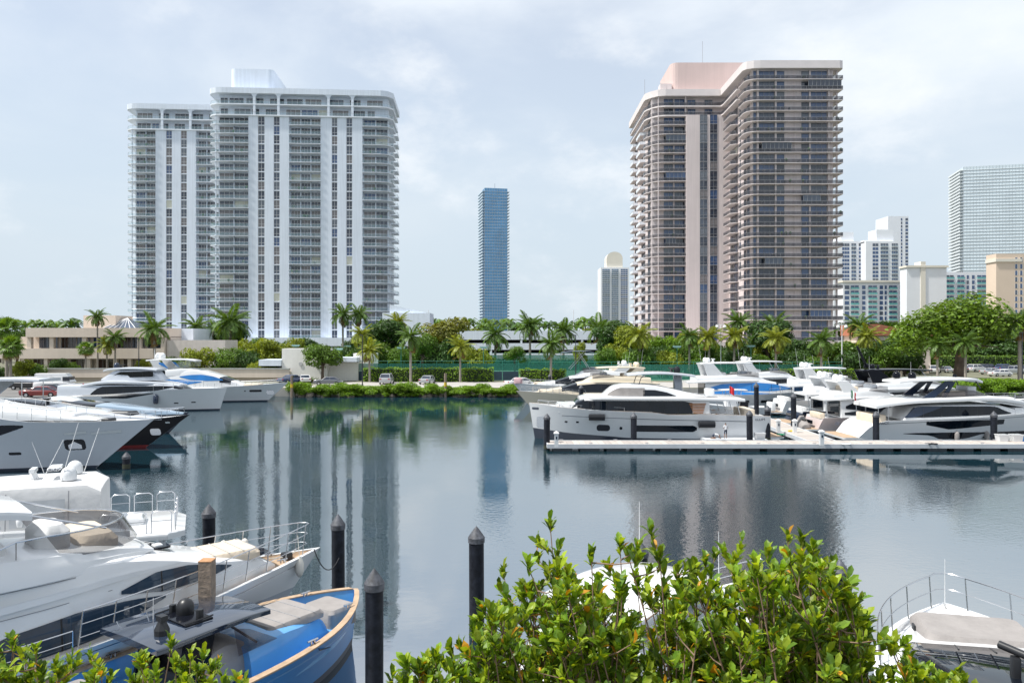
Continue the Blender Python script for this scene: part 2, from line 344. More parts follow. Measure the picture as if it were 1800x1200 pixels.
# local frame: x to the right, y away from the camera, origin at the inner corner of the two wings
def pglaz(*a, **k): return glaz(TP, 'glass_door', *a, M_FRAME, wts=(4, 1, 7, 0, 3), **k)
MB().box(.8, 24.2, -23.2, 12, GZ, PT-2.2).build('wall', M_PINK, TP)             # near wing
MB().box(-23.5, .9, 2.6, 38, GZ, PT-2.2).build('wall', M_PINK, TP)              # far wing
MB().box(-12.9, .95, .0, 2.7, GZ, PT-8.4).build('wall_pier', M_PINK, TP)
# near wing: balconies wrap the rounded left corner, the front and the right end
fr = [(-.2, -15.5), (-1.3, -17), (-1.3, -22.4), (-.6, -23.8), (.9, -24.7), (2.5, -24.9), (26.4, -24.9), (26.4, -17)]
bk = [(.9, -15.5), (.9, -23.1), (24.1, -23.1), (24.1, -17)]
srA = slab_and_rail(fr, bk, rail_mat=M_DARKRAIL, slab_mat=M_PSLAB, post=M_FRAME)
srB = slab_and_rail([(-.2, -1.2), (-1.6, -1.8), (-1.6, -9.6), (-.2, -10.5)], [(.9, -1.2), (.9, -10.5)], rail_mat=M_DARKRAIL, slab_mat=M_PSLAB, post=M_FRAME)
fl = [(-25.2, 9.0), (-25.2, 6.5), (-24.6, 4.6), (-23.2, 2.4), (-21.5, .9), (-19.5, .4), (-12.7, .4)]
srC = slab_and_rail(fl, [(-23.4, 9.0), (-23.4, 2.7), (-12.7, 2.7)], rail_mat=M_DARKRAIL, slab_mat=M_PSLAB, post=M_FRAME)
def side_balc(y0, y1):
    f = [(-23.4, y0), (-25.3, y0), (-25.3, y1), (-23.4, y1)]
    s, r = slab_and_rail(f, [(-23.4, y0), (-23.4, y1)], rail_mat=M_SLAB, slab_mat=M_PSLAB, post=M_FRAME); return s, r
srS = [side_balc(14, 22), side_balc(29, 36)]
NP = 27
for k in range(1, NP+1):
    z = PT-2.2-k*PF
    top = k <= 2
    add_balcony(TP, srA, 0, 0, z)
    if not top:
        add_balcony(TP, srB, 0, 0, z); add_balcony(TP, srC, 0, 0, z)
        for s_ in srS: add_balcony(TP, s_, 0, 0, z)
    zz = z+.03; h = PF-.35
    for x, w_, n in ((2.7, 4.5, 3), (7.8, 2.3, 1), (15.0, 2.2, 1), (17.7, 4.7, 3)):
        pglaz(x, -23.27, zz, w_, h, n, shut=.0)
    pglaz(1.1, -23.26, zz, .9, h, 1, shut=0)
    pglaz(.74, -16, zz, 1.8, h, 1, rz=R(-90)); pglaz(.74, -19, zz, 2.2, h, 2, rz=R(-90)); 
    pglaz(.74, -2, zz, 3.2, h, 2, rz=R(-90)); pglaz(.74, -6, zz, 3.2, h, 2, rz=R(-90))
    pglaz(-19.6, 2.54, zz, 3.0, h, 2, shut=.0); pglaz(-16.2, 2.54, zz, 3.3, h, 2, shut=.0)
    pglaz(-23.6, 8.4, zz, 3.0, h, 2, rz=R(-90))
    for y in (15, 18.5, 30, 33): pglaz(-23.56, y+2.5, zz, 2.2, h, 2, rz=R(-90))
# full-height window strips
for x in (-8.6, -5.4):
    for k in range(3, NP): 
        glaz(TP, 'window', x, -.07, PT-2.2-k*PF+.04, 2.4, PF-.08, 2, M_FRAME, .9, wts=(5, 1, 2, 1, 4), shut=.0)
for k in range(3, NP-6): glaz(TP, 'window', .72, -11.5, PT-2.2-k*PF+.3, 1.2, PF-.5, 1, M_FRAME, rz=R(-90), wts=(5, 1, 2, 0, 3), shut=.0)
# some owners have glazed their balconies in
for k, x, w_, y in ((2, 16.5, 9.5, -24.7), (8, 3.2, 8.5, -24.7), (13, 15, 5, -24.7), (19, 4, 5, -24.7), (24, 17, 6, -24.7), (5, -19.3, 6.4, .62), (9, -19.3, 6.4, .62), (16, -19.3, 3.2, .62), (21, -16.2, 3.2, .62)):
    glazing(w_, PF-.3, max(3, int(w_/1.1)), None, None).build('glazed_enclosure', [random.choice((GLASS[0], GLASS[2], GLASS[4])), M_FRAME], TP, loc=(x, y, PT-2.2-k*PF+.02))
# penthouse galleries of the far wing and the inner face, columns, roof bands
srT = slab_and_rail(fl[:-1]+[(-1.8, .4), (-1.5, -1.2), (-1.5, -16)], [(-23.4, 9.0), (-23.4, 2.7), (.9, 2.7), (.9, -16)], th=.4, rail_mat=M_DARKRAIL, slab_mat=M_PSLAB, post=M_FRAME)
srT2 = slab_and_rail([(-23.4, 36), (-25.3, 36), (-25.2, 9)], [(-23.4, 36), (-23.4, 9)], th=.4, rail_mat=M_DARKRAIL, slab_mat=M_PSLAB, post=M_FRAME)
for k in (1, 2):
    z = PT-2.2-k*PF; add_balcony(TP, srT, 0, 0, z); add_balcony(TP, srT2, 0, 0, z)
    for x in (-12, -6.5): pglaz(x, 2.53, z+.03, 2.6, 2.4, 2)
for x, y in ((2.35, -23.6), (7.5, -23.6), (13.2, -23.2), (17.45, -23.3), (22.8, -23.6), (25.5, -22.6), (25.5, -18)): MB().box(x-.22, x+.22, y-.22, y+.22, GZ, PT-2.2).build('column', M_PINK, TP)
for x, y in ((-21.6, 1.15), (-16.4, 2.3), (-12.9, 1.2)): MB().box(x-.16, x+.16, y-.16, y+.16, GZ, PT-2.2).build('column', M_PINK, TP)
rp = [(-2.0, 2.2), (-1.8, -22.6), (-1.0, -24.0), (.8, -24.9), (2.6, -25.1), (25.4, -25.1), (26.3, -24.8), (26.6, -24), (26.6, 14), (-2.0, 14)]
MB().prism(rp, PT-2.2, PT).build('roof_band', M_PSLAB, TP)
rq = [(-2.1, .0), (-19.5, .0), (-21.8, .6), (-23.6, 2.2), (-25.2, 4.5), (-25.4, 6.5), (-25.4, 38), (-2.1, 38)]
MB().prism(rq, PT-2.2, PT-.1).build('roof_band', M_PSLAB, TP)
MB().prism(round_rect(-17, 9, 3.5, 24, 2.2), PT-.2, PT+9.6).build('roof_penthouse', mat('pink_plain', (.64, .50, .47), .8, var=.05, vs=.2, streak=.06), TP)
MB().box(-20.5, -16.8, 3.5, 7, PT-.1, PT+2.8).box(-20.0, -18.7, 3.4, 3.5, PT+.3, PT+2.4).build('roof_hut', M_PINK, TP)
MB().box(15.5, 19.3, -20, -16, PT, PT+1.4).build('roof_hatch', M_PINK, TP)
for x, h in ((-12, 2.0), (-9, 1.6), (-5.5, 9), (-24.6, 6)): MB().tube([(x, 9, PT+(9.6 if x > -20 else 0)), (x, 9, PT+(9.6 if x > -20 else 0)+h)], .06, 5).build('antenna', M_FRAME, TP)
MB().box(-30, 32, -29, -25.9, 6.3, 8.0).box(-30, 32, -28.4, -28.2, GZ, 3.2).box(-27.2, 32, -25.6, 0, GZ, 4.6).box(-27.2, .5, -2, 2.4, GZ, 5).build('podium', M_PINK, TP)

# things left on balconies
CL = [MB().box(-.3, .3, -.3, .3, .38, .46).box(-.3, .3, .24, .32, .46, .95).box(-.27, -.22, -.27, -.22, 0, .38).box(.22, .27, -.27, -.22, 0, .38).box(-.27, -.22, .2, .27, 0, .38).box(.22, .27, .2, .27, 0, .38).mesh('chair', mat('patio_dark', (.05, .05, .06), .7)),
      MB().lathe([(.04, 0), (.05, .7), (.55, .72), (.55, .76)], 10).lathe([(.3, 0), (.28, .04)], 10).mesh('patio_table', mat('patio_grey', (.4, .4, .4), .5)),
      MB().lathe([(.16, 0), (.22, .4), (.2, .4)], 8).ell((0, 0, .85), (.4, .4, .5), 7, 5, 1).mesh('potted_plant', [mat('clay_pot', (.35, .2, .12), .8), mat('pot_plant', (.05, .13, .03), .7, var=.5, vs=6)])]
q_ = random.Random(3)
for _ in range(150):
    k = q_.randint(1, NF); a, c, oy_ = q_.choice(((1, 10, 0), (24, 33, 0), (47.5, 54, 0), (-33.5, -27, 19.3), (-12, -4, 19.3))); me = q_.choice(CL); inst(me, me.name.split('.')[0], TW, (q_.uniform(a, c), oy_+q_.uniform(.3, 1.5), ZT-k*FH), q_.uniform(0, 6))
for _ in range(150):
    k = q_.randint(1, NP); a, c, y0, y1 = q_.choice(((2, 26, -24.5, -23.8), (2, 26, -24.5, -23.8), (-19, -13.2, .8, 2))); me = q_.choice(CL); inst(me, me.name.split('.')[0], TP, (q_.uniform(a, c), q_.uniform(y0, y1), PT-2.2-k*PF), q_.uniform(0, 6))
# ---- generic far tower: storeys of slab edges and glass bays on a core
def far_tower(name, label, px, top, d, wpx, depth, floors, wall, bands, slabm=None, rz=0, over=.8, cap=None, z0=GZ, balc=None, railm=M_GREENGLASS, group=None):
    x = (px-900)/F*d; zt = EYE+(HOR-top)/F*d; w_ = wpx/F*d
    t = thing(name, label, 'building', (x, d, 0), rz, group)
    MB().box(-w_/2, w_/2, 0, depth, z0, zt).build('wall', wall, t)
    fh = (zt-6)/floors
    for (a, b, kind) in bands:               # bands across the front as fractions of the width
        xa, xb = -w_/2+a*w_, -w_/2+b*w_
        if kind == 'g':
            g = MB()
            me = None
            for k in range(floors):
                if me is None:
                    n = max(1, round((xb-xa)/2.2)); q = MB(); q.add([(0, 0, 0), (xb-xa, 0, 0), (xb-xa, 0, fh*.72), (0, 0, fh*.72)], [(0, 1, 2, 3)])
                    for j in range(n+1): q.box((xb-xa)*j/n-.08, (xb-xa)*j/n+.08, -.06, -.01, 0, fh*.72, 1)
                    mm = [q.mesh('window', [g_, M_WFRAME]) for g_ in (GLASS[2], GLASS[2], GLASS[4])]; me = 1
                inst(random.choice(mm), 'window', t, (xa, -.05, 5+k*fh))
        if kind == 'b':
            fr = [(xa, -over), (xb, -over)]; sr = slab_and_rail([(xa, 0), (xa, -over), (xb, -over), (xb, 0)], [(xa, .1), (xb, .1)], rail_mat=railm, slab_mat=slabm or M_SLAB)
            for k in range(floors): add_balcony(t, sr, 0, 0, 5+k*fh)
    if cap: cap(t, w_, depth, zt)
    return t
M_GLASSBLUE = mat('blue_curtain_wall', (.10, .30, .55), .18, var=.25, vs=.06, spec=.8)
M_GLASSGREY = mat('grey_curtain_wall', (.58, .66, .71), .15, var=.12, vs=.05, spec=.8)
M_FARWHITE = mat('far_white', (.74, .76, .80), .7, var=.04, vs=.1)
M_FARCREAM = mat('far_cream', (.70, .66, .58), .7, var=.04, vs=.1)
M_FARTAN = mat('far_tan', (.68, .55, .44), .7, var=.04, vs=.1)
# slim blue glass tower, turned a little so that two faces show
def ring_tower(name, label, px, top, d, w_, dp, rz, floors, glass, slabm, ov, sides_only=False):
    t = thing(name, label, 'building', ((px-900)/F*d, d, 0), rz); zt = EYE+(HOR-top)/F*d
    MB().box(-w_/2, w_/2, 0, dp, GZ, zt).build('glass_wall', glass, t)
    fh = zt/floors; sl = MB().box(-w_/2-ov, w_/2+ov, -.35, dp+.4, -.45, 0).box(-w_/2-ov, -w_/2-ov+.15, .5, dp-.5, 0, 1.1).box(w_/2+ov-.15, w_/2+ov, .5, dp-.5, 0, 1.1).mesh('floor_slab', slabm)
    for k in range(1, floors): inst(sl, 'floor_slab', t, (0, 0, k*fh))
    n = int(w_/3); pm_ = mat('pale_mullion', (.45, .5, .55), .5)
    for j in range(n+1): MB().box(-w_/2+w_*j/n-.12, -w_/2+w_*j/n+.12, -.16, -.02, GZ, zt).build('mullion', pm_, t)
    for j in range(int(dp/3)+1): MB().box(-w_/2-.16, -w_/2-.02, dp*j/int(dp/3)-.12, dp*j/int(dp/3)+.12, GZ, zt).build('mullion', pm_, t)
    return t, zt
bt, zt = ring_tower('glass_tower', 'slim blue glass tower standing alone far behind the palms', 872, 331, 900, 27, 34, R(12), 52, M_GLASSBLUE, mat('tower_slab_grey', (.46, .56, .66), .6, var=.05), 2.6)
MB().tube([(0, 8, zt), (0, 8, zt+7)], .25, 5).build('antenna', M_FRAME, bt)
bt, zt = ring_tower('glass_tower', 'wide pale grey glass tower cut by the right edge of the photo', 1765, 290, 800, 76, 40, R(-14), 56, M_GLASSGREY, mat('tower_slab_white', (.72, .76, .79), .6, var=.05), 3.4)
def arched_cap(t, w_, dp, zt):
    pts = [(-w_*.28, zt-1)]+[(w_*.28*-cos(a), zt+9+6*sin(a)) for a in [R(q) for q in range(0, 181, 20)]]+[(w_*.28, zt-1)]
    MB().prism(pts, 2, 20, 'y').build('roof_arch', M_FARCREAM, t)
far_tower('far_tower', 'distant cream tower with arched crown beside the pinkish tower', 1081, 470, 720, 50, 26, 36, M_FARWHITE, [(.05, .32, 'g'), (.05, .32, 'b'), (.38, .62, 'g'), (.38, .62, 'b'), (.7, .95, 'g')], cap=arched_cap)
def step_cap(t, w_, dp, zt): MB().box(-w_*.12, w_*.4, 4, 20, zt-1, zt+11).box(-w_*.5, -w_*.1, 3, 18, zt-1, zt+1.5).build('roof_block', M_FARWHITE, t)
far_tower('far_tower', 'distant white and blue tower directly right of the pinkish tower', 1492, 424, 700, 54, 24, 26, M_FARWHITE, [(.28, .52, 'g'), (.58, .74, 'g'), (.58, .74, 'b'), (.82, .98, 'g')], cap=lambda t, w_, dp, zt: MB().box(-w_*.2, w_*.22, 4, 20, zt-1, zt+9).build('roof_block', M_FARWHITE, t))
far_tower('far_tower', 'distant white and blue tower with low stepped roof in the pale group', 1551, 424, 690, 58, 24, 26, M_FARWHITE, [(.2, .38, 'g'), (.44, .68, 'g'), (.44, .68, 'b'), (.78, .97, 'g'), (.78, .97, 'b')], cap=step_cap)
far_tower('far_tower', 'distant tall plain grey-white tower, highest of the pale group', 1579, 380, 760, 36, 26, 36, M_FARWHITE, [(.84, .98, 'g'), (.62, .7, 'g')])
TEAL = mat('teal_rail', (.12, .42, .40), .3, var=.1)
far_tower('apartment_block', 'white block with teal balconies in front of the pale towers', 1537, 496, 420, 110, 7, 12, M_FARWHITE, [(.02, .1, 'g'), (.12, .25, 'g'), (.12, .25, 'b'), (.3, .36, 'g'), (.4, .54, 'g'), (.4, .54, 'b'), (.58, .64, 'g'), (.66, .7, 'g'), (.73, .86, 'g'), (.73, .86, 'b'), (.9, .96, 'g')], railm=TEAL, cap=lambda t, w_, dp, zt: MB().box(-w_/2-.6, w_/2+.6, -1.3, dp, zt, zt+1).build('roof_edge', M_FARCREAM, t))
far_tower('apartment_block', 'plain white end wall block right of the teal balconies', 1629, 470, 400, 70, 7, 14, M_FARWHITE, [(.40, .44, 'g')], cap=lambda t, w_, dp, zt: MB().box(-w_/2-.6, w_/2+.6, -.8, dp, zt, zt+1).box(-w_*.16, -w_*.04, -.5, 6, GZ, zt+3).build('roof_edge', M_FARCREAM, t))
far_tower('apartment_block', 'white block with teal balconies beside the grey glass tower', 1708, 478, 430, 92, 7, 14, M_FARWHITE, [(0, .16, 'g'), (0, .16, 'b'), (.22, .36, 'g'), (.22, .36, 'b'), (.4, .45, 'g'), (.5, .56, 'g'), (.6, .78, 'g'), (.6, .78, 'b'), (.82, .88, 'g'), (.93, .98, 'g')], railm=TEAL)
far_tower('apartment_block', 'tan block with one column of small windows at right edge', 1806, 446, 380, 110, 8, 14, M_FARTAN, [(.3, .34, 'g'), (.38, .42, 'g')], cap=lambda t, w_, dp, zt: MB().box(-w_/2-.5, -w_*.1, -.6, dp, zt-4, zt-2.5).build('roof_edge', M_FARCREAM, t))

# ---- white parking garage behind the tennis courts
pg = thing('parking_garage', 'long low white parking garage with dark openings behind the courts', 'building', (8, 222, 0))
g = MB()
for z0, z1 in ((GZ, 4.7), (5.75, 7.65), (8.65, 11.2)): MB().box(-32, 30, 0, .3, z0, z1).build('parapet', M_WHITE, pg)
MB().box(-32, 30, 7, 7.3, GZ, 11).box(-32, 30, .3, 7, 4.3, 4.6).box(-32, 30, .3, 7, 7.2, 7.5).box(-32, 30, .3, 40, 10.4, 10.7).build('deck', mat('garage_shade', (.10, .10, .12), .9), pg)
for k in range(8): MB().box(-32+k*8.8, -31.4+k*8.8, .05, .6, GZ, 11.3).build('column', M_WHITE, pg)
MB().box(-46, -32.1, 3, 14, GZ, 16.5).prism([(-44, 16.5), (-33, 16.5), (-44, 19)], 4, 13, 'y').build('stair_tower', M_WHITE, pg)
# ---- low beige clubhouse on the left
M_BEIGE = mat('beige_stucco', (.66, .57, .49), .8, var=.08, vs=.2, streak=.06)
ch = thing('clubhouse', 'two storey beige clubhouse with dark windows behind the left yachts', 'building', (0, 150, 0))
b = MB(); b.box(-95, -68, .0, 25, 9.2, 11.0).box(-101, -68, .2, 25, 5.0, 7.0).box(-98, -68, 3, 25, GZ, 9.3).box(-86.5, -80, 5, 12, 11, 13.6)
b.build('wall', M_BEIGE, ch)
for x in (-94.6, -90.2, -83.8, -79, -73, -68.4): MB().box(x-.4, x+.4, .4, 1.2, 7.0, 9.2).build('column', M_BEIGE, ch)
for x in (-95.8, -91.4, -88.2, -83, -77.8, -75, -70.6): MB().box(x-.35, x+.35, .5, 1.3, GZ, 5.0).build('column', M_BEIGE, ch)
brown = mat('brown_glass', (.075, .05, .042), .1, var=.5, vs=.8, spec=.8)
for i, x in enumerate((-94.1, -89.7, -86.6, -83.3, -78.5, -75.6, -72.5)):
    w_ = (3.7, 2.9, 2.5, 4.0, 2.7, 2.4, 3.6)[i]
    glazing(w_, 2.15, 4, None, None).build('window', [(GLASS[4], brown, GLASS[0], GLASS[2], brown, GLASS[0], GLASS[0])[i], M_FRAME], ch, loc=(x, 2.9, 7.02))
for i, x in enumerate((-95.3, -91, -87.8, -82.5, -77.3, -74.5, -70.2)):
    w_ = (3.5, 2.4, 4.4, 4.4, 2.0, 3.5, 2.0)[i]
    glazing(w_, 3.5, 4, None, None).build('window', [brown, M_FRAME], ch, loc=(x, 2.9, 1.3))
sk = MB(); sk.rings([[(-82, 4, 11), (-75.5, 4, 11), (-75.5, 11, 11), (-82, 11, 11)], [(-78.9, 7.4, 13.1), (-78.7, 7.4, 13.1), (-78.7, 7.6, 13.1), (-78.9, 7.6, 13.1)]])
so = sk.build('skylight', GLASS[4], ch); fr_ = MB()
for k in range(7): fr_.tube([(-82+6.5*k/6, 3.98, 11), (-78.8, 7.4, 13.15)], .07, 4)
fr_.build('skylight_bars', M_WFRAME, so)
MB().box(-70.9, -65.6, 8, 18, GZ, 11.0).build('white_wing', M_WHITE, ch)
MB().box(-67.9, -56.4, 1.0, 7.9, GZ, 8.6).build('wing_wall', mat('pale_stucco', (.68, .62, .58), .8, var=.06, streak=.08), ch)
tw_ = thing('terrace_wall', 'long low beige terrace wall below the clubhouse', 'wall', (0, 138, 0))
MB().box(-88, -40, 0, .5, 1.9, 3.4).box(-88, -40, .6, 3, GZ, 3.0).build('wall', M_BEIGE, tw_)
MB().box(-88, -40, -.1, .6, 3.4, 3.58).build('coping', mat('grey_coping', (.4, .42, .4), .6), tw_)
# ---- small white block house by the courts
wh = thing('gatehouse', 'small plain white building with round wall light beside the courts', 'building', P(515, 668, 139).xy.to_3d())
s = 139/F
MB().box(-2, 11.5*1, 1.5, 8, GZ, 4.6).box(-2*1, 6.2, 0, 4, GZ, 7.1).box(10.5, 14.2, 2, 7, GZ, 6.2).build('wall', mat('gate_white', (.82, .80, .76), .75, var=.04, streak=.05), wh)
MB().box(-6, -2.01, -.6, 5, 4.0, 5.1).box(6.21, 11.6, -.3, 5, 4.7, 5.5).build('canopy', M_WHITE, wh)
MB().box(-5.6, -5.4, .2, 4.8, GZ, 4).box(-5.3, -2.05, 2.4, 4.6, GZ, 3.9).build('glass_front', GLASS[4], wh)
lt = MB(); lt.rings([[(1.4+.36*cos(a), y_, 4.35+.36*sin(a)) for a in [2*pi*k/16 for k in range(16)]] for y_ in (-.12, -.01)])
lt.build('wall_light', mat('lamp_ring', (.5, .5, .5), .4), wh)
# ------------------------------------------------------------------ vegetation
def leafmat(name, col, tr=.32, isl=.45, rough=.45): return mat(name, col, rough, var=.25, vs=.25, isl=isl, trans=tr, spec=.35)
LG = leafmat('leaf_green', (.11, .20, .025)); LY = leafmat('leaf_yellow_green', (.22, .27, .022)); LD = leafmat('leaf_dark', (.055, .115, .025))
LB = leafmat('leaf_bright', (.17, .30, .014)); LO = leafmat('leaf_olive', (.20, .21, .035)); LP = leafmat('palm_leaf', (.10, .18, .035)); LPY = leafmat('palm_leaf_yellow', (.23, .27, .03))
LDEAD = leafmat('palm_leaf_dry', (.24, .15, .06), .2)
M_BARK = mat('bark', (.13, .095, .07), .9, var=.35, vs=3, bump=.6, bs=9); M_PBARK = mat('palm_bark', (.30, .27, .23), .9, var=.3, vs=2, bump=.5, bs=7)
rnd = random.Random(11)
def leafcloud(b, lobes, n, size, mi=0, up=.45, shell=.55):
    """n leaf blades spread through ellipsoid lobes, denser towards their skins; blades face outwards and up"""
    tot = sum(l[3]*l[4]*l[5] for l in lobes)
    for (cx, cy, cz, rx, ry, rz) in lobes:
        for _ in range(max(6, int(n*rx*ry*rz/tot))):
            u = Vector((rnd.gauss(0, 1), rnd.gauss(0, 1), rnd.gauss(0, 1))).normalized()
            k = (rnd.random()**(1/3))*(1-shell)+shell*(1-rnd.random()**2*.5)
            c = Vector((cx+u.x*rx*k, cy+u.y*ry*k, cz+u.z*rz*k))
            nrm = (u+Vector((rnd.gauss(0, .5), rnd.gauss(0, .5), up+rnd.gauss(0, .4)))).normalized()
            t = nrm.cross(Vector((rnd.gauss(0, 1), rnd.gauss(0, 1), rnd.gauss(0, 1))))
            if t.length < 1e-3: continue
            t.normalize(); s_ = nrm.cross(t); L_ = size*rnd.uniform(.65, 1.35); W_ = L_*rnd.uniform(.42, .6)
            b.add([c-t*L_*.5, c+s_*W_*.5+nrm*L_*.06, c+t*L_*.5-nrm*L_*.1, c-s_*W_*.5+nrm*L_*.06], [(0, 1, 2, 3)], mi)
    return b
def lobes_for(rx, ry, rz, cz, n, seed, flat=.95):
    q = random.Random(seed); out = []
    for i in range(n):
        a = 2*pi*(i+q.random()*.8)/n*1.9; r = q.uniform(.25, .68); h = q.uniform(-.72, .62)
        s_ = q.uniform(.3, .52)
        out.append((cos(a)*r*rx, sin(a)*r*ry, cz+h*rz, rx*s_, ry*s_, rz*s_*flat))
    out.append((0, 0, cz+.1*rz, rx*.55, ry*.55, rz*.55))
    return out
TREE = {}
def tree_mesh(kind, seed):
    """unit trees about 7 m tall: crown and trunk meshes"""
    k = (kind, seed)
    if k in TREE: return TREE[k]
    m, n, size, lob, rz, cz = {'round': (LG, 4200, .38, 14, 2.6, 4.3), 'yellow': (LY, 4200, .38, 14, 2.6, 4.3), 'dark': (LD, 4200, .4, 13, 2.6, 4.3),
        'bright': (LB, 5200, .34, 18, 2.6, 4.3), 'big': (leafmat('leaf_fresh', (.14, .235, .022)), 7000, .27, 24, 2.6, 4.3), 'olive': (LO, 4000, .36, 14, 2.6, 4.3), 'shrub': (LG, 2600, .36, 12, 1.9, 1.75), 'shrubdark': (LD, 2600, .38, 12, 1.9, 1.75), 'shruby': (LY, 2600, .36, 12, 1.9, 1.75)}[kind]
    ls = lobes_for(2.9, 2.9, rz, cz, lob, seed)
    cr = leafcloud(MB(), ls, n, size).mesh('crown', m)
    tb = MB(); base = .26 if cz > 3 else .12
    zf = cz-rz*.55
    tb.tube([(0, 0, -.3), (.08, .05, zf*.5), (0, .1, zf)], base, 7, r2=base*.7)
    for l in ls[:7]: tb.tube([(0, .1, zf*.85), (l[0]*.45, l[1]*.45, lerp(zf, l[2], .55)), (l[0]*.9, l[1]*.9, l[2])], base*.5, 5, r2=.03)
    TREE[k] = (cr, tb.mesh('trunk', M_BARK)); return TREE[k]
def tree(px, d, top, wpx, kind, label, base=GZ, group=None, name='tree', seed=None):
    seed = rnd.randrange(3) if seed is None else seed
    cr, tk = tree_mesh(kind, seed); H = EYE+(HOR-top)/F*d-base; W_ = wpx/F*d
    shr = kind.startswith('shrub'); sz = H/(3.7 if shr else 6.9); sx = W_/5.3
    t = thing(name, label, 'shrub' if shr else 'tree', ((px-900)/F*d, d, base), 0, group)
    for me in (cr, tk): inst(me, me.name.split('.')[0], t, rz=rnd.uniform(0, 6.28), scale=(sx, sx, sz))
    return t
FR = {}
def frond_mesh(kind, m):
    k = (kind, m.name)
    if k in FR: return FR[k]
    b = MB(); Ln = 2.7
    if kind == 'fan':                        # fan leaf: stalk and a disc of narrow segments
        b.tube([(0, 0, 0), (.9, 0, .1)], .025, 4)
        for i in range(15):
            a = R(-105+15*i); tip = (.9+.95*cos(a), .95*sin(a), .1-.25*abs(sin(a))-.18); pm = (.9+.5*cos(a), .5*sin(a), .16)
            dx, dy = -sin(a)*.075, cos(a)*.075
            b.add([(.9, 0, .1), (pm[0]+dx, pm[1]+dy, pm[2]), tip, (pm[0]-dx, pm[1]-dy, pm[2])], [(0, 1, 2, 3)])
    else:
        droop = {'up': 1.0, 'mid': 1.6, 'low': 2.0}[kind]
        def pt(t): a = droop*t; return Vector((Ln*(sin(a)/droop if droop else t), 0, -Ln*(1-cos(a))/droop))
        b.tube([pt(i/6) for i in range(7)], .035, 4, r2=.01)
        for i in range(2, 23):
            t = i/23; p = pt(t); tn = (pt(t+.02)-pt(t-.02)).normalized(); ln = .78*sin(pi*min(1, .18+.8*t))**.7
            for s_ in (1, -1):
                dirv = (tn*.55+Vector((0, s_*.8, -.42+rnd.uniform(-.15, .15)))).normalized(); wv = tn*.085
                tip = p+dirv*ln*rnd.uniform(.85, 1.1); md = p+dirv*ln*.45+Vector((0, 0, .04))
                b.add([p, md+wv, tip, md-wv], [(0, 1, 2, 3)])
    FR[k] = b.mesh('frond', m); return FR[k]
PT_ = MB()
for i in range(12): PT_.lathe([(.17-.004*i, i/12), (.185-.004*i, i/12+.05), (.165-.004*i, (i+1)/12)], 7)
PTRUNK = PT_.mesh('trunk', M_PBARK, 60)
def palm(px, d, crown_y, label, size=1.0, kind='feather', tint=LP, dry=2, base=GZ, n=18, group=None, lean=0.0, name='palm_tree'):
    H = EYE+(HOR-crown_y)/F*d-base
    t = thing(name, label, 'palm', ((px-900)/F*d, d, base), rnd.uniform(0, 6), group)
    tr = inst(PTRUNK, 'trunk', t, scale=(size*1.1, size*1.1, H)); tr.rotation_euler = (lean, 0, 0)
    top = Vector((0, -sin(lean)*H, cos(lean)*H))
    ph = rnd.uniform(0, 6)
    for i in range(n):
        q = i/n; az = ph+i*2.39996
        if kind == 'fan': me = frond_mesh('fan', tint if i < n-dry else LDEAD); pitch = lerp(-80, 55, q**.8)
        else:
            pitch = lerp(-78, 22, q**.75); me = frond_mesh('up' if q < .35 else ('mid' if q < .75 else 'low'), tint if i < n-dry else LDEAD)
        if i >= n-dry: pitch = rnd.uniform(45, 75)
        o = inst(me, 'frond', t, top, scale=size*rnd.uniform(.88, 1.12)); o.rotation_euler = (rnd.uniform(-.2, .2), R(pitch)+rnd.uniform(-.12, .12), az)
    if kind != 'fan' and tint is not LPY:
        MB().lathe([(.14*size, -.9*size), (.17*size, -.3*size), (.1*size, .5*size)], 7).build('crownshaft', LG, t, loc=top)
    return t
far_crown = MB()
for i in range(18):
    a = i*2.4; pz = lerp(1.1, -.5, i/18)
    for s_ in (-1, 1):
        r = 1.9
        p0 = Vector((0, 0, 0)); p1 = Vector((cos(a)*r*.55, sin(a)*r*.55, pz*.75+.25)); p2 = Vector((cos(a)*r, sin(a)*r, pz-.55)); sv = Vector((-sin(a), cos(a), -.35*s_))*.38*s_
        far_crown.add([p0, p1+sv, p2, p1], [(0, 1, 2, 3)])
FARC = far_crown.mesh('crown', LP); FARC2 = far_crown.mesh('crown', LD)
def far_palm(px, d, y, size, label, group):
    t = thing('palm_tree', label, 'palm', ((px-900)/F*d, d, GZ), rnd.uniform(0, 6), group); H = EYE+(HOR-y)/F*d-GZ
    inst(PTRUNK, 'trunk', t, scale=(size, size, H)); inst(rnd.choice((FARC, FARC2)), 'crown', t, (0, 0, H), scale=size*rnd.uniform(1.2, 1.7))
# far belt of palms and trees seen over the garage and beside the towers
for px in range(690, 1075, 17): far_palm(px+rnd.uniform(-6, 6), rnd.uniform(285, 330), rnd.uniform(568, 578), 1.7, 'palm in the far belt over the white parking garage', 'far palms over the garage')
for px in list(range(0, 140, 20)): far_palm(px+rnd.uniform(-6, 6), rnd.uniform(230, 260), rnd.uniform(568, 576), 1.5, 'palm in the far belt at the left edge behind the clubhouse', 'far palms behind the clubhouse')
for i, px in enumerate(range(660, 1100, 26)): tree(px, 300, 575+rnd.uniform(-3, 4), 50, rnd.choice(('dark', 'round', 'yellow')), 'bushy tree in the far belt behind the parking garage', group='far trees behind the garage')
for i, px in enumerate(range(-30, 130, 30)): tree(px, 250, 576+rnd.uniform(-3, 3), 46, rnd.choice(('dark', 'round')), 'bushy tree in the far belt behind the clubhouse', group='far trees behind the clubhouse')
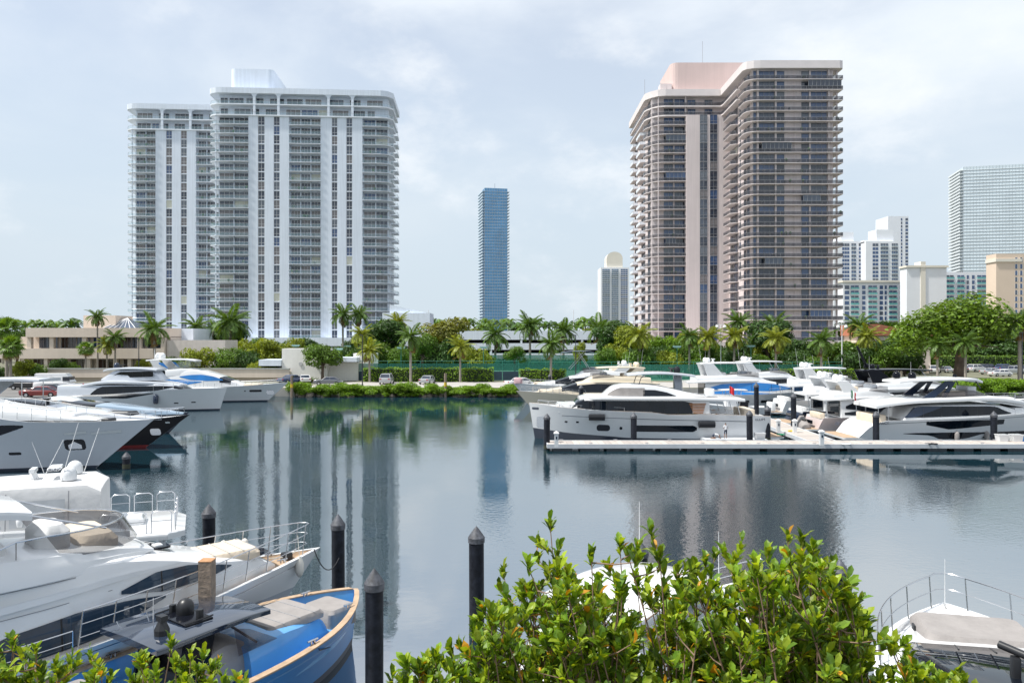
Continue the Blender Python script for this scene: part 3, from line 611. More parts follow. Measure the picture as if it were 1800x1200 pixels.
for i, px in enumerate(range(1490, 1820, 24)): tree(px, 240, 566+rnd.uniform(-8, 6), 56, rnd.choice(('dark', 'round', 'bright')), 'bushy tree in the far belt below the pale blocks', group='far trees below the pale blocks')
# individual trees
for a in [(567, 137, 596, 62, 'round', 'round green tree on a bare trunk right of the small white building'),
          (672, 172, 556, 96, 'dark', 'wide dark green tree in front of the white tower base'),
          (782, 165, 552, 92, 'olive', 'tall yellowish tree left of the parking garage'), (742, 160, 578, 56, 'round', 'slim green tree beside the olive one'),
          (1080, 178, 558, 78, 'dark', 'dark dense tree right of the parking garage'), (1112, 172, 562, 60, 'yellow', 'yellow green tree before the pink tower foot'),
          (1020, 176, 598, 26, 'yellow', 'small slim tree in front of the garage'), (905, 180, 606, 40, 'round', 'small round tree in front of the garage'),
          (1160, 165, 586, 60, 'bright', 'bright green tree below the left wing of the pink tower'), (1205, 170, 574, 56, 'yellow', 'light green tree below the window strips of the pink tower'),
          (1350, 172, 556, 90, 'dark', 'broad dark tree before the pink tower front'), (1240, 160, 600, 66, 'round', 'green tree behind the blue-windowed yacht'),
          (1400, 160, 588, 70, 'dark', 'dark leafy tree between two palms right of centre'), (1475, 162, 592, 80, 'round', 'leafy tree below the pink tower right corner'),
          (1540, 160, 596, 70, 'dark', 'dark leafy tree left of the big tree'), (1590, 165, 575, 80, 'round', 'green tree behind the low tiled house'),
          (1683, 140, 512, 196, 'big', 'very large bright green spreading tree at right'), (1770, 198, 580, 90, 'dark', 'dark tree under the tan block'),
          (478, 152, 592, 56, 'yellow', 'yellow green tree above the small white building'), (455, 170, 590, 50, 'round', 'green tree at the foot of the white tower, left'), (515, 158, 590, 50, 'yellow', 'second yellow green tree above the small white building'), (545, 170, 586, 50, 'dark', 'small dark tree at the foot of the white tower'),
          (405, 178, 556, 60, 'dark', 'dark tree rising before the white tower columns'), (620, 190, 590, 40, 'dark', 'dark tree at the base of the white tower corner')]:
    tree(*a)
for i, (px, d, top, w_, k) in enumerate([(300, 141, 618, 50, 'shrub'), (345, 142, 605, 56, 'shruby'), (395, 143, 600, 66, 'shrub'), (430, 143, 606, 50, 'shrubdark'), (455, 141, 626, 46, 'shruby'), (485, 142, 632, 30, 'shrub'),
        (40, 134, 628, 44, 'shruby'), (64, 136, 636, 40, 'shrub'), (100, 146, 626, 36, 'shrubdark'), (128, 147, 630, 26, 'shrub'), (8, 134, 640, 40, 'shrubdark'), (250, 147, 628, 30, 'shruby'),
        (1120, 150, 606, 60, 'shrub'), (1180, 150, 612, 60, 'shruby'), (1300, 152, 612, 60, 'shrubdark'), (1330, 150, 618, 50, 'shrub'), (1395, 150, 610, 60, 'shrubdark'), (1430, 150, 618, 60, 'shrub'), (1500, 150, 606, 70, 'shrubdark'),
        (1550, 150, 602, 70, 'shrub'), (1590, 150, 610, 60, 'shrubdark'), (1740, 196, 598, 80, 'shrubdark'), (1800, 196, 598, 70, 'shrubdark'), (640, 160, 604, 50, 'shrubdark'), (705, 158, 604, 50, 'shrub'), (850, 165, 612, 40, 'shrub')]):
    tree(px, d, top, w_, k, 'leafy shrub in the garden belt behind the marina', group='garden shrubs behind the marina', name='shrub')
for px in list(range(420, 600, 26))+list(range(1060, 1600, 24))+list(range(600, 850, 30))+list(range(1600, 1830, 22)):
    tree(px+rnd.uniform(-8, 8), rnd.uniform(160, 176) if px < 1600 else rnd.uniform(194, 205), rnd.uniform(586, 606), rnd.uniform(44, 64), rnd.choice(('shrub', 'shrubdark', 'shruby', 'shrubdark')), 'tall leafy shrub filling the garden belt below the towers', group='tall garden shrubs below the towers', name='shrub')
# palms
for px, d, y, sz, kind, tint, lb in [(650, 136, 616, 1.05, 'feather', LPY, 'yellowing palm nearest the tall dark lamp post'), (722, 136, 592, 1.25, 'feather', LP, 'tall green palm in front of the tennis hedge'),
        (809, 136, 610, 1.1, 'feather', LPY, 'yellowish palm at the right end of the tennis hedge'), (968, 136, 604, 1.25, 'feather', LP, 'palm with brown skirt left of the black lamp post'),
        (636, 150, 588, 1.2, 'feather', LPY, 'yellow green palm just behind the dark lamp post'), (870, 190, 588, 1.8, 'feather', LP, 'dark palm in front of the parking garage left part'),
        (932, 195, 572, 1.8, 'feather', LP, 'tallest palm in front of the parking garage'), (990, 195, 580, 1.7, 'feather', LP, 'palm before the middle of the parking garage'), (1052, 195, 578, 1.9, 'feather', LP, 'palm at the right end of the parking garage'),
        (1125, 150, 588, 1.45, 'feather', LPY, 'large drooping palm above the beige yacht'), (1212, 150, 590, 1.2, 'feather', LP, 'grey green palm below the pink tower left wing'), (1246, 148, 592, 1.3, 'feather', LPY, 'yellow palm left of a second yellow palm'),
        (1290, 148, 590, 1.35, 'feather', LPY, 'bushy yellow palm behind the blue-windowed yacht'), (1298, 180, 566, 1.6, 'feather', LP, 'tall palm close before the pink tower inner corner'), (1363, 138, 594, 1.25, 'feather', LPY, 'yellow palm on dark trunk before the pink tower'),
        (1443, 136, 598, 1.25, 'feather', LP, 'green palm on a pale trunk beside the long hedge'), (1358, 180, 572, 1.7, 'feather', LP, 'dark green palm behind the yellow one'), (1525, 150, 590, 1.35, 'feather', LPY, 'golden palm behind the black radar arch'),
        (1510, 165, 572, 1.5, 'feather', LP, 'palm beside the tiled roof house'), (1585, 155, 606, 1.2, 'feather', LP, 'small palm left of the big tree'), (1648, 134, 606, 1.1, 'feather', LP, 'thin palm under the big tree left side'),
        (1697, 132, 602, 1.2, 'feather', LP, 'palm in front of the big tree trunk'), (1792, 134, 566, 1.7, 'feather', LP, 'tall dark palm at the right edge of the photo'),
        (272, 143, 578, 1.5, 'feather', LP, 'coconut palm in front of the clubhouse right end'), (172, 146, 556, .9, 'feather', LP, 'tall very thin palm before the clubhouse'), (150, 139, 614, .95, 'fan', LG, 'small fan palm before the clubhouse wall'),
        (12, 132, 582, 1.5, 'fan', LG, 'taller fan palm at the left edge'), (18, 128, 612, 1.35, 'fan', LG, 'lower fan palm at the left edge'), (188, 145, 606, .95, 'feather', LPY, 'small palm left of the twin before the clubhouse'), (202, 145, 592, .95, 'feather', LP, 'taller twin palm before the clubhouse'),
        (405, 170, 566, 2.2, 'feather', LP, 'large shaggy palm before the white tower'), (345, 176, 574, 1.5, 'feather', LP, 'palm above the white clubhouse wing'), (378, 180, 578, 1.3, 'feather', LP, 'smaller palm left of the shaggy palm'),
        (603, 185, 552, 1.5, 'feather', LP, 'left of two tall palms before the white tower right corner'), (630, 188, 552, 1.5, 'feather', LP, 'right of two tall palms before the white tower right corner'), (700, 190, 566, 1.5, 'feather', LPY, 'yellow palm right of the white tower')]:
    palm(px, d, y, lb, sz, kind, tint, dry=2 if kind == 'feather' else 4, n=24 if kind == 'feather' else 32, lean=rnd.uniform(-.03, .03))
# hedges: clipped boxes of leaves round a dark core
def hedge(label, x0, x1, y0, y1, h, m=LB, z=GZ, dens=26, size=.26, name='hedge', rounded=0.0):
    t = thing(name, label, 'hedge', ((x0+x1)/2, (y0+y1)/2, z)); a, b_ = (x1-x0)/2, (y1-y0)/2
    MB().box(-a+.25, a-.25, -b_+.25, b_-.25, 0, h-.3).build('core', mat('hedge_core', (.02, .035, .012), .95, var=.3), t)
    q = MB()
    for _ in range(int(dens*((x1-x0)*h+(x1-x0)*(y1-y0)))):
        f = rnd.random(); px_ = rnd.uniform(-a, a); wob = .12*sin(px_*1.7)+.1*sin(px_*4.1)
        if f < .5: c = Vector((px_, -b_+rnd.uniform(-.1, .25), rnd.uniform(0, h))); nrm = Vector((0, -1, .4))
        elif f < .93: c = Vector((px_, rnd.uniform(-b_, b_), h-rnd.uniform(0, .22)+wob)); nrm = Vector((0, -.2, 1))
        else: s_ = rnd.choice((-1, 1)); c = Vector((s_*(a-rnd.uniform(0, .2)), rnd.uniform(-b_, b_), rnd.uniform(0, h))); nrm = Vector((s_, 0, .4))
        nrm = (nrm+Vector((rnd.gauss(0, .5), rnd.gauss(0, .5), rnd.gauss(0, .5)))).normalized(); tt = nrm.cross(Vector((rnd.gauss(0, 1), rnd.gauss(0, 1), rnd.gauss(0, 1)))).normalized(); s2 = nrm.cross(tt)
        L_ = size*rnd.uniform(.7, 1.3)
        q.add([c-tt*L_*.5, c+s2*L_*.3, c+tt*L_*.5, c-s2*L_*.3], [(0, 1, 2, 3)])
    o = q.build('foliage', m, t); o['kind'] = 'stuff'
    return t
X = lambda px, d: (px-900)/F*d
hedge('clipped hedge in front of the tennis court, with palms', X(640, 138), X(868, 138), 137.2, 139.2, 2.5, LB)
hedge('short clipped hedge right of the court gate', X(912, 138), X(995, 138), 137, 139, 2.3, LB)
hedge('long bright hedge behind the far right yachts', X(1350, 136), X(1545, 136), 135, 137, 2.3, LB)
hedge('far hedge along the back of the tennis courts', X(600, 190), X(1060, 190), 189, 191, 2.8, LY, dens=10, size=.4)
hedge('tall hedge behind the parked cars at right', X(1650, 185), X(1830, 185), 184, 187, 3.6, LG, dens=14, size=.4)
hedge('low clipped hedge before the parked cars at right', X(1600, 124), X(1830, 124), 123, 124.6, 1.1, LY)
hedge('low hedge at the foot of the small white building', X(498, 137), X(560, 137), 136, 137.2, .8, LG)
# mangrove shrubs along the far bank
for i in range(26):
    px = 518+i*16.0 if i < 25 else 905
    d = 117.7+rnd.uniform(-.5, .4); t = tree(px+rnd.uniform(-5, 5), d, 671+rnd.uniform(-4, 9), 36+rnd.uniform(-4, 10), 'shrub', 'bright green bank shrub along the far seawall', base=.12, group='shrubs along the far bank', name='bank_shrub')
for i in range(18):
    px = 1560+i*17; d = 117.2+rnd.uniform(-.5, .5)
    tree(px, d, 663+rnd.uniform(-6, 6), 46, 'shrub', 'bright green bank shrub at right behind the yachts', base=.12, group='shrubs along the right bank', name='bank_shrub')
bright_shrub = {k: v[0].copy() for k, v in TREE.items() if k[0] == 'shrub'}
for me in bright_shrub.values(): me.materials[0] = LB
for o in COL.objects:
    if o.parent and o.parent.name.startswith('bank_shrub') and o.name.startswith('crown'):
        for k, v in TREE.items():
            if v[0] == o.data: o.data = bright_shrub[k]; break
# boulders at the waterline
rk = mat('bank_rock', (.30, .25, .20), .9, var=.35, vs=2, bump=.6, bs=5)
rocks = []
for s_ in range(3):
    b = MB(); q = random.Random(s_); b.ell((0, 0, 0), (.6, .45, .4), 8, 5); b.v = [(x*q.uniform(.8, 1.2), y*q.uniform(.8, 1.2), z*q.uniform(.8, 1.15)) for x, y, z in b.v]; rocks.append(b.mesh('bank_rock', rk))
for i in range(46):
    px = rnd.choice((rnd.uniform(520, 910), rnd.uniform(800, 905), rnd.uniform(1560, 1800))); o = inst(rnd.choice(rocks), 'bank_rock', None, (X(px, 117), 117.3+rnd.uniform(-.3, .6), rnd.uniform(-.1, .45)), rnd.uniform(0, 6), scale=rnd.uniform(.6, 1.3))
    tag(o, 'brown boulder at the waterline of the far bank', 'rock', 'boulders along the far bank')
# ------------------------------------------------------------------ tennis courts, lamps, cars
crt = MB().add([(X(590, 150), 141, GZ+.008), (X(1250, 150), 141, GZ+.008), (X(1250, 185), 188, GZ+.008), (X(590, 185), 188, GZ+.008)], [(0, 1, 2, 3)]).build('tennis_court', mat('court_green', (.10, .26, .18), .85, var=.1, vs=.2)); crt['kind'] = 'structure'
ln = MB()
for x in (-28, -10, 8, 26):
    for y in (148, 160, 172): ln.add([(x, y, GZ+.014), (x+9, y, GZ+.014), (x+9, y+.1, GZ+.014), (x, y+.1, GZ+.014)], [(0, 1, 2, 3)])
ln.build('court_lines', M_WHITE, crt)
M_SCREEN = mat('green_windscreen', (.03, .20, .15), .8, var=.25, vs=.6, alpha=.55); M_NAVY = mat('navy_windscreen', (.03, .06, .09), .85, var=.2, alpha=.93); M_GPOST = mat('green_post', (.04, .22, .17), .5)
def fence(label, x0, x1, y, h, low=None, step=3.0, scr=M_SCREEN):
    t = thing('court_fence', label, 'fence', (x0, y, GZ)); n = int((x1-x0)/step); st = (x1-x0)/n
    pm = MB().tube([(0, 0, 0), (0, 0, h)], .045, 5).mesh('post', M_GPOST); sm = MB().box(.06, st-.06, -.01, .01, (low or 0)+.05, h-.45).mesh('windscreen', scr)
    lm = MB().box(.06, st-.06, -.02, 0, .05, low).mesh('lower_screen', M_NAVY) if low else None
    for i in range(n+1):
        inst(pm, 'post', t, (i*st, 0, 0))
        if i < n:
            inst(sm, 'windscreen', t, (i*st, 0, 0))
            if lm: inst(lm, 'lower_screen', t, (i*st, 0, 0))
    MB().tube([(0, 0, h), (x1-x0, 0, h)], .03, 5).tube([(0, 0, low or .5), (x1-x0, 0, low or .5)], .025, 5).build('rail', M_GPOST, t)
fence('near green tennis fence with navy lower screen', X(595, 141), X(912, 141), 141, 3.6, 1.7)
fence('green tennis fence behind the right-hand moored yachts', X(930, 142), X(1480, 142), 142, 3.4)
fence('far green fence at the back of the courts', X(600, 187), X(1240, 187), 187.5, 4.2)
M_GLAMP = mat('court_lamp', (.25, .42, .40), .5)
for i, px in enumerate((596, 611, 648, 693, 705, 773, 850, 1130, 1190, 1250, 1320, 1400, 520, 548)):
    d = (148, 176)[i % 2]; t = thing('court_light', 'green tennis court floodlight pole among the trees', 'lamp', (X(px, d), d, GZ), 0, 'court floodlights')
    h = EYE+(HOR-614+(i*5) % 9)/F*d-GZ
    MB().tube([(0, 0, 0), (0, 0, h)], .06, 6).build('pole', M_GPOST, t); MB().box(-.75, .75, -.25, .25, h, h+.25).box(-.55, .55, -.2, .2, h-.12, h).build('lamp_head', M_GLAMP, t)
M_POST = mat('dark_post', (.03, .032, .04), .4)
for px, d, y0, lb in ((637, 121.5, 590, 'tall dark lamp post left of centre on the bank'), (1012, 122, 590, 'tall black lamp post behind the moored yachts'), (244, 126, 596, 'dark lamp post before the coconut palm'), (1797, 121, 585, 'dark lamp post at the right edge')):
    t = thing('lamp_post', lb, 'lamp', (X(px, d), d, GZ)); h = EYE+(HOR-y0)/F*d-GZ
    MB().tube([(0, 0, 0), (0, 0, .5)], .16, 8).tube([(0, 0, .4), (0, 0, h)], .09, 8, r2=.06).build('pole', M_POST, t)
    MB().box(-.5, .1, -.14, .14, h, h+.14).build('lamp_head', M_POST, t)
M_GLOBE = mat('white_globe', (.75, .75, .75), .3)
for px, lb in ((1267, 'white twin-globe lamp before the pink tower inner corner'), (1480, 'white twin-globe lamp right of the pink tower')):
    d = 150; t = thing('twin_lamp', lb, 'lamp', (X(px, d), d, GZ)); h = EYE+(HOR-571)/F*d-GZ
    MB().tube([(0, 0, 0), (0, 0, h)], .1, 8).box(-1.0, 1.0, -.06, .06, h, h+.12).build('pole', M_WFRAME, t)
    for x in (-.75, .75): MB().ell((x, 0, h-.4), (.36, .36, .36)).build('globe', M_GLOBE, t, smooth=60)
for px, d, y0, lb in ((753, 240, 545, 'thin pale flagpole left of the glass tower'), (1008, 240, 545, 'thin white mast in front of the garage')):
    tag(MB().tube([(0, 0, 0), (0, 0, EYE+(HOR-y0)/F*d-GZ)], .12, 6).tube([(0, 0, 0), (0, 0, 2)], .2, 6).build('flagpole', M_WFRAME, None, loc=(X(px, d), d, GZ)), lb, 'pole')
# cars
CARM = {}
def carpaint(n, c): return mat('car_'+n, c, .25, var=.03, coat=.8)
def car(label, px, d, rz, paint, kind='sedan', z=GZ, group=None, x=None):
    """car along local x (front +x): body shell, cabin glass, roof, wheels, lamps"""
    t = thing('van' if kind == 'van' else 'parked_car', label, 'van' if kind == 'van' else 'car', (X(px, d) if x is None else x, d, z+.004), rz, group)
    Ls, H, hood, roof, W_ = {'sedan': (4.7, 1.42, .95, (.28, .42, .70, .88), 1.82), 'suv': (4.8, 1.78, 1.12, (.06, .16, .60, .76), 1.95), 'van': (5.8, 2.6, 1.35, (.02, .04, .76, .9), 2.0), 'pickup': (5.5, 1.85, 1.15, (.38, .42, .66, .78), 1.95)}[kind]
    k = (kind, paint.name)
    if k not in CARM:
        hw = W_/2; xs = [(-Ls/2, .45, hood*.92, .88), (-Ls/2+.12, .3, hood*.98, .96), (-Ls*.3, .26, hood, 1), (0, .26, hood*.98, 1), (Ls*.28, .26, hood*.96, 1), (Ls/2-.35, .28, hood*.84, .95), (Ls/2-.05, .38, hood*.7, .84), (Ls/2, .45, hood*.6, .8)]
        b = MB(); b.rings([[(x, -hw*w_*.92, z0), (x, -hw*w_, lerp(z0, z1, .35)), (x, -hw*w_*.97, z1-.06), (x, -hw*w_*.9, z1), (x, hw*w_*.9, z1), (x, hw*w_*.97, z1-.06), (x, hw*w_, lerp(z0, z1, .35)), (x, hw*w_*.92, z0)] for x, z0, z1, w_ in xs])
        r0, r1, r2, r3 = [-Ls/2+q*Ls for q in roof]
        body = b.mesh('body', paint, 40)
        g = MB(); wt, wb = hw*.72, hw*.9
        g.rings([[(r0, -wb, hood-.05), (r0, wb, hood-.05), (r3, wb, hood-.05), (r3, -wb, hood-.05)], [(r1, -wt, H-.05), (r1, wt, H-.05), (r2, wt, H-.05), (r2, -wt, H-.05)]])
        if kind == 'van': glass = None
        glass = g.mesh('cabin_glass', GLASS[0]) if kind != 'van' else g.mesh('cargo_body', paint)
        rf = MB(); rf.rings([[(r1-.06, -wt-.03, H-.07), (r1-.06, wt+.03, H-.07), (r2+.06, wt+.03, H-.07), (r2+.06, -wt-.03, H-.07)], [(r1+.1, -wt+.08, H), (r1+.1, wt-.08, H), (r2-.1, wt-.08, H), (r2-.1, -wt+.08, H)]])
        for s_ in (-1, 1):
            for q in (r0, (r0+r3)/2, r3):
                q2 = r1 if q == r0 else (r2 if q == r3 else (r1+r2)/2); rf.tube([(q, s_*(wb+.005), hood-.05), (q2, s_*(wt+.012), H-.06)], .045, 4)
        roofm = rf.mesh('roof', paint)
        wh_ = MB(); wh_.rings([[(.33*cos(a), y, .33*sin(a)) for a in [2*pi*j/14 for j in range(14)]] for y in (-.11, .11)]); wh_.rings([[(.19*cos(a), y, .19*sin(a)) for a in [2*pi*j/10 for j in range(10)]] for y in (-.125, .125)], mi=1)
        CARM[k] = (body, glass, roofm, wh_.mesh('wheel', [M_RUBBER, M_STEEL]), MB().box(-.04, .04, -.17, .17, -.07, .07).mesh('headlight', M_GLOBE), MB().box(-.03, .03, -.16, .16, -.09, .09).mesh('tail_light', mat('tail_red', (.35, .02, .02), .3)), Ls, hood, hw, H)
    body, glass, roofm, wheel, hl, tl, Ls, hood, hw, H = CARM[k]
    inst(body, 'body', t); inst(glass, glass.name.split('.')[0], t); inst(roofm, 'roof', t)
    for sx in (-.31, .31):
        for sy in (-1, 1): inst(wheel, 'wheel', t, (sx*Ls, sy*(hw-.1), .33))
    for sy in (-1, 1):
        inst(hl, 'headlight', t, (Ls/2-.04, sy*hw*.6, hood*.62)); inst(tl, 'tail_light', t, (-Ls/2+.02, sy*hw*.72, hood*.82))
    if kind == 'van': MB().box(r_ := 1.15, 2.1, -hw*.93, hw*.93, 1.5, 2.1).build('side_window', GLASS[0], t)
    return t
cb, cw, cs, cg, cr_, ck = carpaint('blue', (.03, .06, .16)), carpaint('white', (.75, .75, .76)), carpaint('silver', (.42, .44, .46)), carpaint('grey', (.14, .15, .17)), carpaint('red', (.22, .03, .03)), carpaint('black', (.015, .016, .02))
car('dark blue car parked left of the white car near the small white building', 510, 133, R(60), cb)
car('white car parked below the small white building', 536, 134, R(110), cw)
car('grey sedan parked broadside below the round tree', 577, 127, R(8), cg)
car('grey SUV seen from behind in front of the hedge', 680, 131, R(90), cs, 'suv')
car('pale silver car half hidden at the hedge, right of the SUV', 751, 131, R(80), cs)
car('white car at the right end of the bank near the first white yacht', 912, 124, R(30), cw)
car('white cargo van parked behind the left yachts', 100, 113, R(8), cw, 'van')
car('black sedan parked beside the white van', 84, 106, R(10), ck); car('dark red sedan parked in front of the black one', 72, 101, R(12), cr_); car('dark SUV behind the left yachts at the palm', 48, 116, R(0), ck, 'suv')
for i, (px, d, k, p, rz) in enumerate([(1640, 158, 'suv', cw, 70), (1664, 160, 'sedan', cs, 80), (1690, 162, 'suv', cg, 75), (1716, 164, 'suv', cw, 20), (1738, 166, 'suv', ck, 10), (1742, 152, 'sedan', cs, 15), (1766, 165, 'suv', cb, 20), (1782, 154, 'pickup', cs, 5), (1800, 160, 'suv', ck, 10), (1758, 144, 'sedan', cw, 10), (1700, 172, 'sedan', cr_, 60)]):
    car(('white SUV first in the right car park', 'silver sedan in the right car park', 'grey SUV in the right car park', 'white SUV turned sideways in the right car park', 'black SUV in the right car park', 'silver sedan low in the right car park', 'dark blue SUV in the right car park', 'silver pickup truck in the right car park', 'black SUV at the edge of the right car park', 'white sedan nearest in the right car park', 'red sedan far back in the right car park')[i], px, d*1.09, R(rz), p, k, group='cars in the right car park')
# low house with a tiled roof at right
lh = thing('tiled_house', 'low cream house with terracotta tiled roof left of the big tree', 'house', P(1565, 640, 172).xy.to_3d())
MB().box(-7, 9, 0, 8, GZ, 9.6).box(-25, -7, 1, 8, GZ, 8.0).build('wall', M_BEIGE, lh)
MB().prism([(-7.6, 9.6), (9.6, 9.6), (-3, 12.2), (-7.6, 12.0)], -.4, 8.4, 'y').build('roof', mat('terracotta', (.42, .16, .09), .8, var=.2, vs=2), lh)
# ------------------------------------------------------------------ boats
GEL = mat('white_gelcoat', (.71, .72, .73), .22, var=.03, vs=.5, coat=.5)
GELB = mat('silver_gelcoat', (.58, .61, .66), .22, .1, var=.05, vs=.3, coat=.6)
GELC = mat('cream_gelcoat', (.66, .58, .45), .3, var=.05, vs=.5, coat=.4)
GELG = mat('grey_gelcoat', (.26, .28, .31), .22, .3, var=.05, coat=.6)
NAVY = mat('navy_gelcoat', (.014, .026, .058), .15, var=.1, coat=.25)
BLACKG = mat('black_gelcoat', (.006, .007, .011), .12, var=.1, coat=.0, spec=.2)
SKYB = mat('silver_blue_gelcoat', (.36, .47, .58), .2, .3, var=.08, vs=.4, coat=.6)
BLUEH = mat('blue_gelcoat', (.04, .23, .56), .35, var=.05, vs=.6, coat=0, spec=.2)
BLUEL = mat('light_blue_gelcoat', (.10, .32, .62), .25, var=.06, coat=.4)
TAUPEH = mat('taupe_gelcoat', (.40, .32, .26), .22, var=.06, coat=.5)
GREYH = mat('grey_blue_gelcoat', (.33, .38, .45), .18, var=.05, coat=.6)
REDB = mat('red_antifouling', (.25, .03, .03), .6); NAVB = mat('navy_antifouling', (.02, .03, .05), .5)
TEAK = mat('teak_deck', (.42, .30, .20), .75, var=.25, vs=4)
TEAKR = mat('varnished_teak', (.36, .15, .05), .35, var=.25, vs=3)
BGL = mat('boat_glass', (.005, .008, .014), .02, var=.3, spec=.4); BGB = mat('blue_cover_glass', (.03, .22, .60), .25, var=.15, vs=.8); BGS = mat('smoked_screen', (.06, .05, .055), .06, var=.2, alpha=.6, spec=.9)
CLEAR = mat('clear_screen', (.55, .62, .62), .05, var=.05, alpha=.28, spec=.9)
CUSH = mat('beige_cushion', (.62, .53, .42), .85, var=.12, vs=2, bump=.3); GCUSH = mat('grey_canvas', (.28, .26, .25), .85, var=.15, vs=2, bump=.4, bs=6); WCAN = mat('white_canvas', (.62, .62, .62), .7, var=.06, vs=1.5, bump=.35, bs=3)
LETTER = mat('dark_letter', (.05, .06, .09), .5)
def text_part(s_, size, parent, loc, rot, m=LETTER, name='lettering'):
    cu = bpy.data.curves.new(name, 'FONT'); cu.body = s_; cu.size = size; cu.extrude = .004; cu.align_x = 'CENTER'
    o = bpy.data.objects.new(name, cu); dg = bpy.context.evaluated_depsgraph_get()
    me = bpy.data.meshes.new_from_object(o); bpy.data.objects.remove(o); me.materials.clear(); me.materials.append(m)
    o = inst(me, name, parent, loc); o.rotation_euler = rot; return o
class Boat:
    """boat in its own frame: x from stern 0 to bow L, y to port, z from the waterline"""
    def __init__(s, name, label, bow, heading, L, B, sheer, rake=1.5, boot=.18, bul=.35, top=GEL, bottom=NAVB, deck=GEL, cap=GEL, stripe=None, full=2.3, stern=.9, wl=.86, flare=1.4, group=None, cat='yacht', trans=0.0, boot_tab=None, lower=None, lower_z=0):
        hd = R(90-heading); h = Vector((cos(hd), sin(hd), 0))
        s.t = thing(name, label, cat, Vector((bow[0], bow[1], 0))-h*L, hd, group)
        s.L, s.B, s.sh, s.rake, s.full, s.stn, s.wl, s.flare, s.trans = L, B, smooth_tab(sheer), rake, full, stern, wl, flare, trans
        N_ = 26; rs = []; mats = [bottom, stripe or bottom, top, cap, deck, lower or top]
        for i in range(N_+1):
            u = i/N_; u = 1-(1-u)**1.35
            rs.append(s.ring(u, boot, bul, boot_tab, lower_z))
        mis = [4, 4, 3, 2, 2, 5, 1, 0, 0, 0, 0, 1, 5, 2, 2, 3, 4, 4]
        b = MB(); b.rings(rs, mis=mis, mi=2); b.build('hull', mats, s.t, 35)
    def bd(s, u):
        a = .42
        return s.B/2*((s.stn+(1-s.stn)*min(1, u/a)) if u < a else 1-((u-a)/(1-a))**s.full*.995)
    def bw(s, u):
        a = .30
        return s.B/2*s.wl*((s.stn+(1-s.stn)*min(1, u/a)) if u < a else max(.01, 1-((u-a)/(1-a))**(s.full*.72)))
    def z(s, u): return interp(s.sh, u*s.L)
    def px(s, u, zz): zt = s.z(u); return u*(s.L-s.rake)+u**3*s.rake*max(-.2, min(1.15, zz/zt)) + s.trans*(1-u)**6*max(0, zz/zt)
    def ring(s, u, boot, bul, bt, lz):
        zt = s.z(u); d_, w_ = s.bd(u), s.bw(u); bt_ = interp(bt, u) if bt else boot
        lz_ = lz if lz else lerp(bt_, zt, .3)
        def hy(zz): k = max(0, min(1, zz/zt)); return lerp(w_, d_, k**s.flare)
        half = [(0, zt-bul+.05), (max(d_-.2, 0), zt-bul), (max(d_-.14, 0), zt), (d_, zt), (hy(lerp(lz_, zt, .55)), lerp(lz_, zt, .55)), (hy(lz_), lz_), (hy(bt_), bt_), (w_, 0), (w_*.85, -.35)]
        pts = [(s.px(u, z_), y_, z_) for y_, z_ in half]; 
        return pts+[(s.px(u, -.5), 0, -.5)]+[(x_, -y_, z_) for x_, y_, z_ in pts[::-1]][:-1] if 0 else pts+[(s.px(u, -.5), 0, -.5)]+[(x_, -y_, z_) for x_, y_, z_ in pts[:0:-1]]
    def u_at(s, x, zz):
        lo, hi = 0.0, 1.0
        for _ in range(24):
            m = (lo+hi)/2
            if s.px(m, zz) < x: lo = m
            else: hi = m
        return (lo+hi)/2
    def side(s, x, zz):
        u = s.u_at(x, zz); return lerp(s.bw(u), s.bd(u), max(0, min(1, zz/s.z(u)))**s.flare)
    def deck(s, x): return interp(s.sh, x)
    # ---- pieces
    def house(s, name, zb, zt, w, tum=.12, m=GEL, glass=None, gx=None, n=22, rad=.2, parent=None, m2=BGL, side_glass=None):
        """superstructure between a lower and an upper profile line; w = half-width table; gx = x-range whose top skin is glass"""
        zb, zt = smooth_tab(zb), smooth_tab(zt); w = smooth_tab(w)
        x0, x1 = zt[0][0], zt[-1][0]; rs = []; xs = [lerp(x0, x1, i/n) for i in range(n+1)]
        for x in xs:
            a, c, ww = interp(zb, x), interp(zt, x), max(.05, interp(w, x)); c = max(c, a+.02); h = c-a; wt = max(.03, ww-tum*h); r = min(rad, h*.45, wt*.5)
            hp = [(ww, a), (lerp(ww, wt, .5), a+h*.5), (wt, c-r), (wt-r*.3, c-r*.3), (wt-r, c), (0, c+.03)]
            rs.append([(x, y, z) for y, z in hp]+[(x, -y, z) for y, z in hp[-2::-1]])
        b = MB(); b.rings(rs); nn = len(rs[0])
        if gx:
            for f in range(n*nn):
                xm = (xs[f//nn]+xs[f//nn+1])/2; j = f % nn
                if gx[0] <= xm <= gx[1] and (1 <= j <= 8): b.m[f] = 1
        o = b.build(name, [m, m2], parent or s.t, 30)
        return lambda x, z: max(.03, interp(w, x)-tum*(z-interp(zb, x)))
